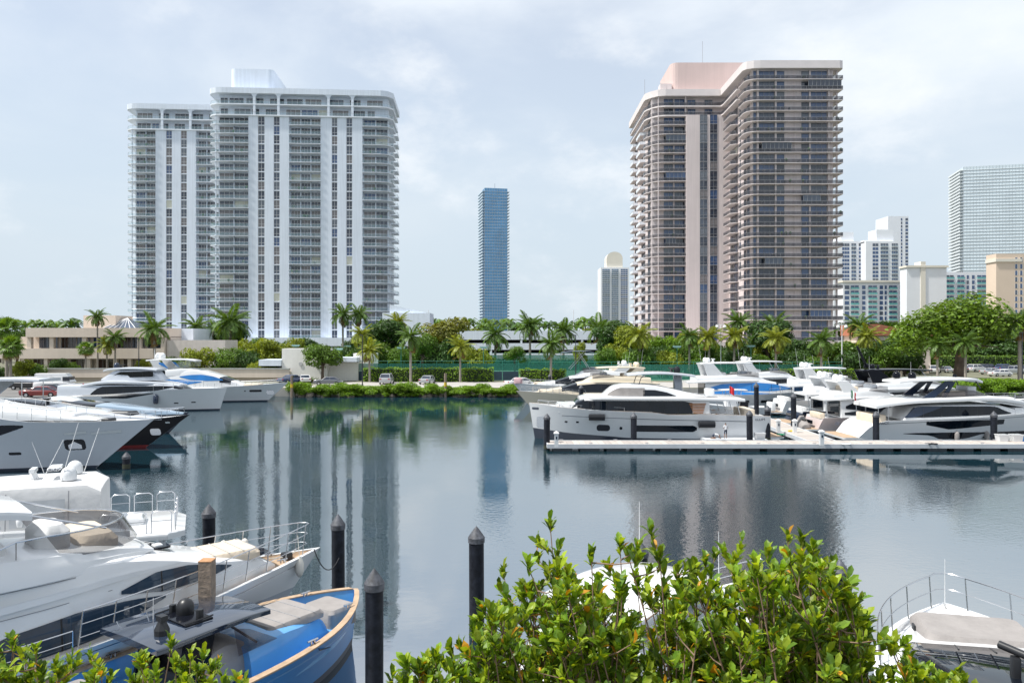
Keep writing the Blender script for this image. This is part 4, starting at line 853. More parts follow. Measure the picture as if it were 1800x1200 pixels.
    def panel(s, sf, lo, hi, m=BGL, name='window', off=.018, n=14, parent=None, sides=(1, -1), mull=0):
        """pane that follows a side surface between two profile lines, one object for each side"""
        x0, x1 = max(lo[0][0], hi[0][0]), min(lo[-1][0], hi[-1][0])
        for sd_ in sides:
            b = MB(); rs = []
            for i in range(n+1):
                x = lerp(x0, x1, i/n); a, c = interp(lo, x), interp(hi, x)
                rs.append([(x, sd_*(sf(x, lerp(a, c, k/3))+off), lerp(a, c, k/3)) for k in range(4)])
            b.rings(rs, closed=False, cap=False)
            o = b.build(name, m, parent or s.t, 50)
            if mull:
                q = MB()
                for k in range(1, mull):
                    x = lerp(x0, x1, k/mull); a, c = interp(lo, x), interp(hi, x); q.tube([(x, sd_*(sf(x, a)+off), a), (x, sd_*(sf(x, c)+off), c)], .02, 4)
                q.build('mullion', M_BLACK, o)
    def hullwin(s, x0, x1, z0, z1, m=BGL, name='hull_window', slant=0, r=.3, sides=(1, -1)):
        c = min((z1-z0)*.5, (x1-x0)*.3)*r*2
        lo = [(x0, z0+c), (x0+c*.4, z0+c*.3), (x0+c, z0), (x1-c, z0), (x1-c*.4, z0+c*.3), (x1, z0+c)]; hi = [(x0, z1-c), (x0+c*.4, z1-c*.3), (x0+c, z1), (x1-c, z1), (x1-c*.4, z1-c*.3), (x1, z1-c)]
        s.panel(s.side, lo, hi, m, name, .012, 16, sides=sides)
    def slab(s, name, xs, zt, th, w, m=GEL, parent=None, rad=.08):       # hardtops, eaves
        return s.house(name, [(x, z-th) for x, z in zt], zt, w, 0, m, rad=rad, parent=parent)
    def rail(s, x0, x1, h=.75, n=9, rails=2, inset=.12, sides=(1, -1), bowl=False, r=.018, z=None, lean=0.0, name='railing'):
        b = MB(); P_ = []
        for i in range(n*3+1):
            x = lerp(x0, x1, i/(n*3)); zz = (z(x) if z else s.deck(x)); P_.append((x, max(.0, s.side(x, min(zz, s.deck(x)))-inset), zz))
        for sd_ in sides:
            for k in range(1, rails+1): b.tube([(x+lean*k/rails, sd_*y, zz+h*k/rails) for x, y, zz in P_], r if k == rails else r*.7, 5)
            for i in range(0, len(P_), 3): x, y, zz = P_[i]; b.tube([(x, sd_*y, zz-.03), (x+lean, sd_*y, zz+h)], r, 5)
        if bowl:
            x, y, zz = P_[-1]
            for k in range(1, rails+1): b.tube([(x+lean*k/rails, y, zz+h*k/rails), (x+lean*k/rails+y*.7, y*.5, zz+h*k/rails), (x+lean*k/rails+y*.85, 0, zz+h*k/rails), (x+lean*k/rails+y*.7, -y*.5, zz+h*k/rails), (x+lean*k/rails, -y, zz+h*k/rails)], r if k == rails else r*.7, 5)
        return b.build(name, M_STEEL, s.t, 60)
    def bar(s, name, pts, r, m=GEL, both=True, flat=None):
        for sd_ in ((1, -1) if both else (1,)):
            b = MB()
            if flat:                         # flat strut: profile polygon in x-z, thickness in y
                y = pts; b.prism(flat, sd_*y-r/2, sd_*y+r/2, 'y')
            else: b.tube([(x, sd_*y, z) for x, y, z in pts], r, 8)
            b.build(name, m, s.t, 40)
    def dome(s, x, y, z, r=.3, m=GEL):
        b = MB(); b.lathe([(r*.72, 0), (r*.95, .12*r), (r, .7*r), (r*.93, 1.15*r), (r*.7, 1.55*r), (r*.35, 1.78*r), (.01, 1.85*r)], 14); return b.build('radar_dome', m, s.t, 50, (x, y, z))
    def radar(s, x, y, z, m=GEL, w=.9):
        MB().lathe([(.16, 0), (.16, .12), (.08, .3)], 10).box(-.08, .08, -w, w, .3, .42).build('radar_bar', m, s.t, loc=(x, y, z))
    def mast(s, x, y, z, h, r=.012, lean=0.0): MB().tube([(0, 0, 0), (lean, 0, h)], r, 5, r2=r*.5).build('antenna', GEL, s.t, loc=(x, y, z))
    def fender(s, x, z, side=1, r=.17, h=.8, m=M_RUBBER, horiz=False, off=0):
        y = side*(s.side(x, z)+r+off)
        if horiz: MB().tube([(-h/2, 0, 0), (-h/2+.08, 0, 0), (h/2-.08, 0, 0), (h/2, 0, 0)], r, 10).build('fender', m, s.t, 50, (x, y, z))
        else: MB().lathe([(.03, -h/2-.05), (r*.7, -h/2+.02), (r, -h/2+.15), (r, h/2-.15), (r*.7, h/2-.02), (.03, h/2+.08)], 12).tube([(0, 0, h/2), (0, -side*.12, h/2+.7)], .012, 4).build('fender', m, s.t, 50, (x, y, z))
    def block(s, name, x0, x1, y0, y1, z0, z1, m, r=.1): 
        q = round_rect(x0, x1, y0, y1, min(r, (x1-x0)*.45, (y1-y0)*.45)); qi = [(lerp((x0+x1)/2, a, 1-r*.5/max(.3, (x1-x0)/2)), lerp((y0+y1)/2, c, 1-r*.5/max(.3, (y1-y0)/2))) for a, c in q]
        return MB().rings([[(a, c, z0) for a, c in q], [(a, c, z1-r*.6) for a, c in q], [(a, c, z1) for a, c in qi]]).build(name, m, s.t, 40)
    def platform(s, x0, x1, z, m=TEAK, w=None):
        w = w or s.B*.42; MB().prism(round_rect(x0, x1, -w, w, .25), z-.14, z).build('swim_platform', [GEL], s.t); MB().prism(round_rect(x0+.08, x1-.02, -w+.08, w-.08, .2), z+.004, z+.02).build('platform_teak', m, s.t)
def px_tab(pts, bowpx, s_, L_, ywl, sign):   # trace in photo pixels -> (x along the boat, z)
    r = [((L_-(px-bowpx)*s_) if sign < 0 else (L_+(px-bowpx)*s_), (ywl-py)*s_) for px, py in pts]
    return sorted(r)

# ---- R1: white long-range yacht broadside at the dock, bow to the left
d = 68.3; s1 = d/F; L1_ = 20.6; T = lambda *p: px_tab(p, 930, s1, L1_, 770, -1)
r1 = Boat('motor_yacht', 'white plumb-bowed motor yacht with navy boot moored broadside behind the floating dock', (X(930, d), d), -90, L1_, 5.6,
    T((930, 707), (980, 713), (1060, 717), (1140, 720), (1150, 723), (1240, 723), (1338, 726)), rake=.5, bul=.25, full=2.6, cap=TEAK, boot_tab=[(0, .22), (.6, .3), (.85, .6), (1, .95)], stern=.95, flare=1.1)
sf = r1.house('deckhouse', T((1003, 716), (1235, 722)), T((1003, 714), (1012, 704), (1024, 699), (1235, 699)), [(L1_-305*s1, 2.45), (L1_-130*s1, 2.4), (L1_-95*s1, 2.0), (L1_-73*s1, 1.3)], .05, gx=(L1_-96*s1, L1_))
r1.panel(sf, T((1012, 714), (1060, 717), (1140, 719), (1150, 722), (1206, 722)), T((1012, 706), (1026, 700.5), (1200, 701.5), (1206, 704)), mull=8)
r1.slab('eave', None, T((1017, 697), (1030, 694.5), (1100, 694.5), (1200, 695), (1295, 697.5)), .22, [(L1_-365*s1, 2.5), (L1_-200*s1, 2.65), (L1_-120*s1, 2.4), (L1_-100*s1, 1.9), (L1_-87*s1, 1.1)])
sf = r1.house('upper_house', T((1060, 694.5), (1233, 694.5)), T((1060, 693), (1070, 684), (1083, 677), (1100, 675), (1135, 674.5), (1165, 679), (1200, 687), (1233, 694)), [(L1_-303*s1, 1.6), (L1_-200*s1, 1.95), (L1_-150*s1, 1.85), (L1_-130*s1, 1.3)], .15)
r1.panel(sf, T((1064, 693), (1127, 693.5)), T((1064, 690), (1074, 683), (1084, 679), (1129, 679.5)), GCUSH, 'screen_cover')
r1.panel(sf, T((1124, 693.5), (1181, 693.5)), T((1124, 682.5), (1145, 683), (1165, 687), (1181, 693)))
for k in range(7): 
    z0 = (770-705-k*2.6)*s1
    for sd_ in (1, -1): MB().box(-1.45+.1*k, 0, -.05, .05, -.05, .02).build('louvre', TEAKR, r1.t, loc=(L1_-(1200-930)*s1-.06*k, sd_*2.44, z0))
st = MB()
for k in range(6): st.box(-.25, .25, -.4, .4, -.03, .03, 0) if 0 else st.add([(-.14-.3*k, -.45, -.32*k), (.14-.3*k, -.45, -.32*k), (.14-.3*k, .45, -.32*k), (-.14-.3*k, .45, -.32*k)], [(0, 1, 2, 3)])
st.build('stair', TEAKR, r1.t, loc=(L1_-(1232-930)*s1, 1.9, 3.3))
for x_ in (338, 350, 300): r1.bar('post', [(L1_-x_*s1-.4, 2.3, 2.2), (L1_-x_*s1, 2.3, 3.7)], .04, M_STEEL)
r1.slab('flybridge_hardtop', None, T((1100, 656.5), (1125, 654), (1170, 653.5), (1215, 658)), .16, [(L1_-285*s1, 1.5), (L1_-230*s1, 1.7), (L1_-190*s1, 1.6), (L1_-170*s1, .9)], GELB)
r1.bar('hardtop_support', [(L1_-(1117-930)*s1, 1.4, 4.6), (L1_-(1122-930)*s1, 1.35, 5.4), (L1_-(1132-930)*s1, 1.3, 5.85)], .035, M_BLACK)
r1.block('mast_pillar', L1_-(1198-930)*s1, L1_-(1184-930)*s1, -.3, .3, 3.9, 5.8, GELG)
r1.dome(L1_-(1190-930)*s1, 0, 5.85, .3, M_RUBBER); r1.radar(L1_-(1180-930)*s1, .0, 5.85, M_BLACK)
r1.block('deck_box', L1_-(1248-930)*s1, L1_-(1234-930)*s1, .6, 1.6, 3.85, 4.5, GEL)
for x_, z_ in ((1044, .62), (1228, .35)): r1.fender(L1_-(x_-930)*s1, (770-728.5)*s1-(.55 if x_ > 1200 else 0), 1, .28, 1.35, horiz=True)
r1.hullwin(L1_-137*s1, L1_-115*s1, 17*s1, 28*s1); r1.hullwin(L1_-283*s1, L1_-173*s1, 17*s1, 28*s1); r1.hullwin(L1_-158*s1, L1_-153*s1, 20*s1, 25*s1, r=.5)
for x_ in (61, 80): r1.hullwin(L1_-(x_+5)*s1, L1_-x_*s1, 30*s1, 33*s1)
r1.hullwin(L1_-27*s1, L1_-13*s1, 20*s1, 39*s1, M_STEEL, 'anchor_plate')
r1.panel(r1.side, [(1.6, 1.72), (L1_-56*s1, 2.1)], [(1.6, 1.78), (L1_-56*s1, 2.16)], GELG, 'rub_rail')
r1.hullwin(L1_-17*s1, L1_-5*s1, 51*s1, 55*s1, LETTER, 'bow_emblem')
r1.rail(12.5, 19.8, .3, 8, 1)
r1.block('foredeck_trunk', 16.0, 18.2, -1.2, 1.2, 2.4, 3.2, GEL, .3)
text_part('ELLIM', .34, r1.t, (.9, r1.side(.9, 1.9)+.02, 1.85), (R(90), 0, R(180)))
r1.platform(-1.3, .2, .4)
r1.block('cockpit_sofa', 1.0, 2.0, -1.6, 1.6, 2.0, 2.7, CUSH)
# ---- R8: sleek white yacht broadside, bow beyond the right edge
d = 67.6; s8 = d/F; L8 = 21.0; bx8 = 1900; T = lambda *p: px_tab(p, bx8, s8, L8, 773, 1)
r8 = Boat('motor_yacht', 'sleek white yacht with black sculpted hull windows at the right end of the dock', (X(bx8, d), d), 90, L8, 5.5, T((1490, 747), (1505, 738), (1560, 734), (1700, 729), (1800, 722), (1900, 716)), rake=1.2, bul=.2, stern=.93, flare=1.2, full=2.6, trans=1.2)
sf = r8.house('deckhouse', T((1565, 735), (1900, 722)), T((1565, 734), (1583, 716), (1592, 711), (1640, 709), (1725, 709), (1760, 716), (1800, 722)), [(4, 2.3), (10, 2.35), (13, 2.1), (16, 1.4)], .06)
r8.panel(sf, T((1568, 730), (1600, 730), (1740, 725), (1752, 724)), T((1568, 729), (1582, 712.5), (1600, 711), (1722, 711), (1740, 719), (1752, 723)), mull=6)
r8.panel(sf, T((1567, 731), (1584, 730), (1630, 713)), T((1567, 729), (1586, 712), (1630, 711)), NAVY, 'pillar_panel', .03)
r8.slab('roof', None, T((1520, 709), (1535, 706), (1580, 700), (1640, 697), (1720, 695), (1760, 700), (1800, 708)), .32, [(2.0, 2.2), (6, 2.5), (12, 2.4), (14.5, 2.0), (16, 1.3)], rad=.2)
sf = r8.house('wheelhouse', T((1690, 700), (1830, 722)), T((1690, 697), (1722, 696), (1760, 700), (1830, 720)), [(9, 2.2), (13, 2.1), (17.3, 1.0)], .2, gx=(L8-(bx8-1735)*s8, L8-(bx8-1790)*s8))
r8.house('foredeck_trunk', T((1760, 726), (1890, 720)), T((1760, 714), (1830, 714), (1890, 719)), [(13, 2.0), (17, 1.6), (20, .5)], .1)
r8.panel(r8.side, T((1600, 742), (1640, 750), (1735, 741)), T((1600, 736), (1650, 735), (1735, 733)), BGL, 'bulwark_window')
r8.panel(r8.side, T((1563, 757.5), (1610, 760), (1625, 767), (1670, 766), (1708, 756)), T((1563, 757), (1580, 756), (1640, 755), (1708, 755)), BGL, 'hull_window')
r8.panel(r8.side, T((1700, 765), (1740, 763), (1900, 760)), T((1700, 764), (1725, 755), (1900, 752)), BGL, 'hull_window')
r8.panel(r8.side, T((1525, 741), (1700, 733), (1900, 722)), T((1525, 740), (1700, 732), (1900, 721)), GELG, 'rub_rail')
r8.slab('hardtop', None, T((1566, 669), (1590, 666), (1650, 664), (1700, 665), (1713, 669)), .2, [(4.3, 1.6), (7, 2.0), (10, 1.9), (11.6, 1.2)], rad=.12)
q8 = lambda px, py: (L8+(px-bx8)*s8, (773-py)*s8)
r8.bar('hardtop_support', 1.75, .14, NAVY, flat=[q8(1603, 698), q8(1622, 698), q8(1655, 669), q8(1642, 669)])
r8.bar('hardtop_support', 1.7, .12, NAVY, flat=[q8(1637, 697), q8(1643, 697), q8(1660, 670), q8(1652, 670)])
r8.bar('hardtop_strut', [q8(1704, 682)[:1]+(1.6,)+q8(1704, 682)[1:], q8(1697, 669)[:1]+(1.5,)+q8(1697, 669)[1:]], .05, M_BLACK)
sf = r8.house('fly_coaming', T((1636, 697), (1722, 697)), T((1636, 688), (1660, 687), (1700, 686), (1722, 696)), [(6, 2.0), (10, 1.9), (12, 1.4)], .1, BGS)
r8.block('helm_seat', q8(1690, 0)[0], q8(1706, 0)[0], -.9, .9, 4.0, 4.7, GEL); r8.block('fly_sofa', q8(1650, 0)[0], q8(1680, 0)[0], -1.5, 1.5, 3.9, 4.35, CUSH)
r8.dome(*[q8(1582, 665)[0], .6, q8(1582, 666)[1]], .33, BLACKG); r8.dome(*[q8(1598, 665)[0], -.5, q8(1598, 666)[1]], .33, BLACKG); r8.mast(q8(1601, 0)[0], 0, q8(0, 665)[1], 1.4)
r8.block('dome_low', q8(1676, 0)[0], q8(1680, 0)[0], -.2, .2, q8(0, 664)[1], q8(0, 659)[1], BLACKG)
for x_ in (1653, 1707): r8.fender(q8(x_, 0)[0], .45, -1, .2, .95, GCUSH)
r8.platform(-.9, 1.3, .42); r8.block('cockpit_sofa', 2.0, 3.0, -1.8, 1.8, 1.5, 2.3, CUSH)
for x_ in (1524, 1541): r8.bar('post', [(q8(x_, 0)[0], 2.1, 1.9), (q8(x_, 0)[0], 2.1, 3.3)], .03, M_STEEL)
text_part('X50', .5, r8.t, (-.12, 1.0, 1.15), (R(58), 0, R(-90)))
text_part('NANCY', .3, r8.t, (2.3, -r8.side(2.3, 1.75)-.02, 1.6), (R(90), 0, 0))
# ---- generic flybridge yacht for the crowded basin
def flybridge(label, bow, heading, L, B, top=GEL, win=BGL, trim=GEL, fb=2.1, arch=GEL, hard=True, domes=GEL, fly=True, scr=BGS, name='motor_yacht', hull2=None, low=False, covers=CUSH, deck2=GEL, hz=0.0, detail=True, platm=TEAK):
    b = Boat(name, label, bow, heading, L, B, [(0, fb*.82), (L*.3, fb*.86), (L*.6, fb*.95), (L*.85, fb*1.08), (L, fb*1.15)], rake=L*.11, bul=.2, top=top, full=2.1, deck=deck2, lower=hull2, trans=.6)
    z0 = fb*.8; k = L/20
    sf = b.house('deckhouse', [(L*.17, z0), (L*.9, fb)], [(L*.17, z0+1.75), (L*.4, z0+1.95), (L*.58, z0+1.8), (L*.7, z0+1.15), (L*.8, fb+.45), (L*.9, fb+.06)], [(L*.17, B*.40), (L*.5, B*.40), (L*.7, B*.31), (L*.9, B*.1)], .14, trim, gx=(L*.585, L*.705))
    b.panel(sf, [(L*.2, z0+.85), (L*.36, z0+.62), (L*.58, z0+.62), (L*.69, z0+.9)], [(L*.2, z0+1.1), (L*.27, z0+1.5), (L*.48, z0+1.68), (L*.60, z0+1.48), (L*.69, z0+.98)], win, mull=4)
    b.panel(sf, [(L*.19, z0+.3), (L*.45, z0+.15), (L*.6, z0+.3)], [(L*.19, z0+.5), (L*.3, z0+.72), (L*.45, z0+.45), (L*.6, z0+.33)], win)
    for a, c in ((.35, .43), (.5, .6), (.68, .72)): b.hullwin(L*a, L*c, fb*.42, fb*.58)
    b.slab('flybridge_deck', None, [(L*.06, z0+1.78), (L*.2, z0+1.9), (L*.45, z0+2.0), (L*.56, z0+1.9)], .2, [(L*.06, B*.36), (L*.2, B*.42), (L*.45, B*.38), (L*.56, B*.28)], trim)
    zf = z0+1.95
    if fly:
        sf2 = b.house('fly_coaming', [(L*.12, zf-.1), (L*.56, zf-.2)], [(L*.12, zf+.45), (L*.3, zf+.6), (L*.47, zf+.7), (L*.56, zf-.1)], [(L*.12, B*.36), (L*.3, B*.37), (L*.47, B*.31), (L*.56, B*.2)], .1, trim)
        b.panel(lambda x, z: sf2(x, z)-.02, [(L*.36, zf+.6), (L*.5, zf+.35)], [(L*.36, zf+.72), (L*.44, zf+1.05), (L*.5, zf+.95)], scr, 'windscreen')
        b.block('fly_seat', L*.22, L*.3, -B*.28, B*.28, zf+.45, zf+.95, covers); b.block('helm_console', L*.4, L*.44, -.9, .9, zf+.5, zf+1.1, GELG)
    if hard:
        zh = zf+2.05+hz
        b.slab('hardtop', None, [(L*.15, zh-.06), (L*.22, zh+.04), (L*.36, zh+.06), (L*.47, zh-.03)], .16, [(L*.15, B*.22), (L*.2, B*.32), (L*.4, B*.3), (L*.47, B*.18)], arch)
        b.bar('arch_leg', B*.31, .14, arch, flat=[(L*.19, zf+.2), (L*.30, zf+.2), (L*.22, zh-.08), (L*.16, zh-.08)])
        b.bar('hardtop_strut', [(L*.45, B*.24, zf+.7), (L*.41, B*.25, zh-.1)], .035, M_STEEL)
        zd = zh+.08
    else:
        zd = zf+1.5
        b.bar('arch_leg', B*.33, .14, arch, flat=[(L*.2, zf+.1), (L*.32, zf+.1), (L*.22, zd-.02), (L*.15, zd-.02)]); b.block('arch_top', L*.15, L*.22, -B*.33, B*.33, zd-.15, zd, arch)
    b.dome(L*.2, B*.13, zd, .3, domes); b.dome(L*.2, -B*.13, zd, .3, domes); b.radar(L*.24, 0, zd, domes, .7); b.mast(L*.18, B*.2, zd, 2.2, lean=-.3); b.mast(L*.18, -B*.2, zd, 1.4)
    b.rail(L*.55, L*.97, .65, 10, 2, bowl=True); b.platform(-1.4*k, .35, .4, platm)
    b.block('sunpad', L*.74, L*.85, -B*.16, B*.16, fb*.98, fb*1.08+.3, covers, .2); b.block('cockpit_sofa', L*.04, L*.075, -B*.28, B*.28, z0-.1, z0+.4, covers)
    for sd_ in (1, -1): MB().tube([(L*.08, sd_*B*.38, z0-.2), (L*.07, sd_*B*.36, z0+1.7)], .035, 6).build('post', M_STEEL, b.t)
    MB().box(-.02, .02, -B*.3, B*.3, .1, 1.55).build('aft_door', BGL, b.t, loc=(L*.168, 0, z0))
    if detail:
        MB().box(-.03, .03, -B*.2, B*.2, 0, .35).build('transom_window', BGL, b.t, loc=(-.02, 0, z0*.55)); 
        for x_ in (L*.3, L*.55): b.fender(x_, .7, 1); b.fender(x_, .7, -1)
    return b
def bowpt(px, d_): return (X(px, d_), d_)
# ---- right basin, from the back
r3 = flybridge('white flybridge yacht with navy bimini and pink-covered bow in the right basin', bowpt(902, 108), -90, 19.5, 5.2, hard=False, fb=2.3)
r3.slab('bimini', None, [(8.3, 7.0), (9.2, 7.15), (11.0, 7.15), (12.8, 6.95)], .08, [(8.3, 1.7), (10, 1.8), (12.8, 1.6)], NAVY); r3.bar('bimini_pole', [(8.8, 1.6, 4.6), (10.4, 1.6, 7.05)], .03, M_STEEL); r3.bar('bimini_pole', [(11.6, 1.5, 4.6), (9.4, 1.6, 7.05)], .03, M_STEEL)
r3.block('bow_cover', 18.2, 19.4, -.5, .5, 2.6, 3.4, mat('pink_cover', (.55, .36, .38), .8), .3)
r2 = flybridge('beige-hulled yacht with cream superstructure behind the plumb-bowed yacht', bowpt(907, 97), -90, 19.0, 5.2, top=GELC, trim=GELC, fb=2.0, arch=GELC, domes=GELC, covers=CUSH, hz=-.3)
r2.rail(11, 18.6, .5, 9, 1)
r4 = flybridge('white flybridge yacht with bright blue window covers in the right basin', bowpt(1470, 97), 90, 20.5, 5.4, win=BGB, fb=2.2, hz=.1, covers=WCAN)
def sternpt(x_, d_, L_): return (x_+L_, d_)
r6 = flybridge('white yacht with tall white domes farthest back along the finger dock', sternpt(28, 104.5, 18), 90, 18, 5.2, fb=2.3, covers=WCAN)
r6b = flybridge('white sport yacht behind the black hardtop yacht at the finger dock', sternpt(31, 90.5, 17), 90, 17, 5.0, fb=2.1, hz=-.2, covers=WCAN)
r7 = flybridge('yacht with black raked hardtop and black domes behind the sleek white yacht', sternpt(34.5, 84.5, 24), 90, 24, 5.2, arch=BLACKG, domes=BLACKG, fb=2.0, hz=-.1, covers=WCAN)
r7.bar('tall_mast', [(4.6, .3, 5.9), (3.6, .3, 8.0)], .14, BLACKG, both=False)
r9a = flybridge('navy-hulled yacht with white house and US flag at the finger dock', sternpt(28.6, 79, 16.5), 90, 16.5, 4.8, fb=1.9, hard=False, trim=GEL, top=NAVY, covers=WCAN)
PINKG = mat('pale_rose_gelcoat', (.62, .52, .50), .25, var=.03, coat=.5)
r9b = flybridge('pale rose sterned yacht with a jet ski, nearest on the finger dock', sternpt(28.4, 73.5, 14), 90, 14, 4.6, top=PINKG, trim=GEL, fb=1.8, hard=False)
# ---- centre-console boat
cc = Boat('center_console', 'small white centre-console fishing boat behind the red flag', bowpt(1206, 89.5), -90, 9.5, 2.9, [(0, .95), (5, 1.05), (9.5, 1.5)], rake=1.2, cat='boat')
cc.block('console', 3.6, 5.0, -.6, .6, .8, 2.0, GEL); cc.panel(lambda x, z: .5, [(4.2, 2.0), (5.0, 2.0)], [(4.2, 2.6), (4.8, 2.6), (5.0, 2.5)], CLEAR, 'windscreen'); cc.slab('t_top', None, [(2.6, 2.95), (4, 3.0), (5.6, 2.95)], .1, [(2.6, .9), (4, 1.1), (5.6, .8)]); cc.bar('t_top_pole', [(3.5, .7, 1), (3.3, .8, 2.9)], .03, M_STEEL); cc.bar('t_top_pole', [(5, .7, 1), (5.1, .7, 2.9)], .03, M_STEEL)
for y in (-.6, 0, .6): cc.block('outboard', -.7, -.1, y-.2, y+.2, .5, 1.5, GEL, .15)
cc.block('seat', 2.4, 3.2, -.6, .6, .8, 1.6, M_RUBBER)
# ---- jet ski, flags
js = thing('jet_ski', 'covered black and grey jet ski lying on the swim platform', 'jet ski', (27.75, 73.4, .42), R(82))
b = MB(); b.rings([[(x, -w_, z0), (x, -w_*.9, lerp(z0, z1, .6)), (x, -w_*.35, z1), (x, w_*.35, z1), (x, w_*.9, lerp(z0, z1, .6)), (x, w_, z0)] for x, w_, z0, z1 in ((-1.4, .35, .05, .35), (-1.1, .5, 0, .6), (-.2, .55, -.05, .75), (.3, .52, 0, 1.1), (.8, .45, .05, .8), (1.5, .12, .3, .45))]); b.build('hull', GCUSH, js, 40)
MB().tube([(.3, -.4, 1.1), (.25, 0, 1.2), (.3, .4, 1.1)], .03, 6).build('handlebar', M_BLACK, js); MB().ell((-.4, 0, .78), (.55, .2, .14)).build('seat', M_BLACK, js, 50)
def flag(label, px, py0, d_, h, cols, rz=0, fw=.55):
    t = thing('flag', label, 'flag', P(px, py0, d_), rz); MB().tube([(0, 0, 0), (0, 0, h)], .025, 5).build('pole', M_STEEL, t)
    for i, (m, a, c) in enumerate(cols):     # hanging cloth with folds, bands across its length
        b = MB(); rs = []
        for k in range(9): 
            u = lerp(a, c, k/8)
            rs.append([(fw*u*.75+.03, .07*sin(u*9)+.03*sin(j*2+u*4), h*.98-j*h*.16-u*.28*h) for j in range(5)])
        b.rings(rs, closed=False, cap=False).build('cloth', m, t, 60)
fr_, fb_, fw_ = mat('flag_red', (.55, .02, .03), .8), mat('flag_blue', (.03, .05, .22), .8), mat('flag_white', (.75, .75, .75), .8)
fg_ = mat('flag_green', (.02, .25, .10), .8)
flag('red ensign flag hanging at the stern of the plumb-bowed yacht', 1282, 697, 68, 1.0, [(fr_, 0, 1)])
flag('US flag hanging at a stern in the right basin', 1450, 712, 77.4, 2.2, [(fb_, 0, .3)]+[((fr_, fw_)[k % 2], .3+.1*k, .4+.1*k) for k in range(7)], fw=.7)
flag('tricolour flag at the stern of the sleek white yacht', 1496, 706, 68.5, 1.1, [(fg_, 0, .33), (fw_, .33, .66), (fr_, .66, 1)])
# ---- left row of yachts, bows to the right
# L5 white yacht with blue window covers
d = 109; s5 = d/F; T = lambda *p: px_tab(p, 507, s5, 23.5, 706, 1); L5_ = 23.5
l5 = Boat('motor_yacht', 'white yacht with bright blue window covers, farthest of the left row', bowpt(507, d), 90, L5_, 5.8, T((220, 684), (330, 681), (420, 679), (470, 676), (507, 672.5)), rake=3.0, bul=.2, full=2.0)
sf = l5.house('deckhouse', T((240, 686), (440, 680)), T((240, 664), (300, 660), (345, 650), (370, 655), (398, 664), (420, 672), (440, 679)), [(2.5, 2.4), (11, 2.35), (15, 1.9), (18, .8)], .14, gx=(L5_-114*s5, L5_-92*s5))
l5.panel(sf, T((327, 662), (345, 667), (375, 669), (400, 668)), T((327, 661), (345, 658.5), (365, 658), (385, 661.5), (400, 667)), BGB)
l5.panel(sf, T((300, 673), (330, 677), (365, 671)), T((300, 666), (330, 667), (365, 670)), BGB)
l5.house('fly_coaming', T((262, 664), (372, 656)), T((262, 652), (300, 650), (340, 648), (372, 655)), [(4, 2.1), (9, 2.1), (12.5, 1.4)], .1)
l5.slab('hardtop', None, T((265, 633), (280, 631.5), (330, 631.5), (349, 634)), .18, [(4, 1.5), (7, 1.8), (9, 1.7), (10.7, 1.1)], GEL)
q5 = lambda px, py: (L5_+(px-507)*s5, (706-py)*s5)
l5.bar('arch_leg', 1.8, .15, GEL, flat=[q5(284, 652), q5(306, 650), q5(289, 634), q5(274, 634)]); l5.panel(lambda x, z: 1.9, T((290, 640), (306, 648)), T((290, 637), (298, 638), (306, 647)), BGB)
l5.panel(lambda x, z: 1.7, T((312, 648), (344, 645)), T((312, 646), (325, 636), (344, 635)), CLEAR, 'windscreen')
for x_, y_ in ((276, .5), (288, -.5)): l5.dome(q5(x_, 0)[0], y_, q5(0, 631)[1], .46)
l5.mast(q5(272, 0)[0], 0, q5(0, 631)[1], 1.4, .05); l5.hullwin(q5(443, 0)[0], q5(463, 0)[0], 17*s5, 21*s5); l5.hullwin(q5(435, 0)[0], q5(437, 0)[0], 18*s5, 20*s5, r=.5); l5.hullwin(q5(470, 0)[0], q5(482, 0)[0], 12*s5, 19*s5, M_STEEL, 'anchor_plate'); l5.rail(12, 22.5, .55, 11, 2, bowl=True)
l5.block('sunpad', 17.4, 19.6, -.9, .9, 2.1, 2.5, CUSH)
# L4 white hull with long dark windows and grey roof
d = 95.5; s4 = d/F; L4_ = 22.5; T = lambda *p: px_tab(p, 399, s4, L4_, 721, 1); q4 = lambda px, py: (L4_+(px-399)*s4, (721-py)*s4)
l4 = Boat('motor_yacht', 'white high-bowed yacht with grey roof and long dark windows in the left row', bowpt(399, d), 90, L4_, 5.8, T((90, 696), (200, 694), (260, 692), (290, 685), (330, 682.5), (399, 681.5)), rake=.9, bul=.25, full=2.6, flare=1.1)
sf = l4.house('deckhouse', T((120, 694), (335, 686)), T((120, 676), (240, 675), (310, 676), (322, 679), (335, 685)), [(2, 2.4), (12, 2.4), (16, 1.9), (18, 1.0)], .08, GELB, gx=(L4_-80*s4, L4_-62*s4))
l4.panel(sf, T((178, 692), (205, 691), (290, 685), (318, 679)), T((178, 690), (192, 678), (240, 677), (300, 676.8), (318, 678)), mull=5)
l4.panel(l4.side, T((200, 697), (240, 698), (286, 690)), T((200, 695), (240, 693), (286, 688.5)), BGL, 'bulwark_window')
l4.slab('roof', None, T((160, 675), (190, 669), (230, 668), (290, 671), (322, 676)), .35, [(5, 2.3), (9, 2.5), (13, 2.3), (17, 1.2)], GELB, rad=.25)
l4.house('upper_house', T((190, 668), (292, 668)), T((190, 665), (212, 651), (230, 650), (275, 651), (286, 662), (292, 667)), [(7, 1.6), (11, 1.7), (14.5, 1.2)], .1, GELB)
l4.panel(lambda x, z: 1.62, T((208, 664), (280, 661)), T((208, 662), (222, 653), (278, 652), (280, 653)), BGL, mull=4)
l4.slab('upper_roof', None, T((193, 650), (205, 647), (250, 646), (284, 649)), .2, [(7.5, 1.5), (10, 1.8), (14.2, 1.4)], GELB)
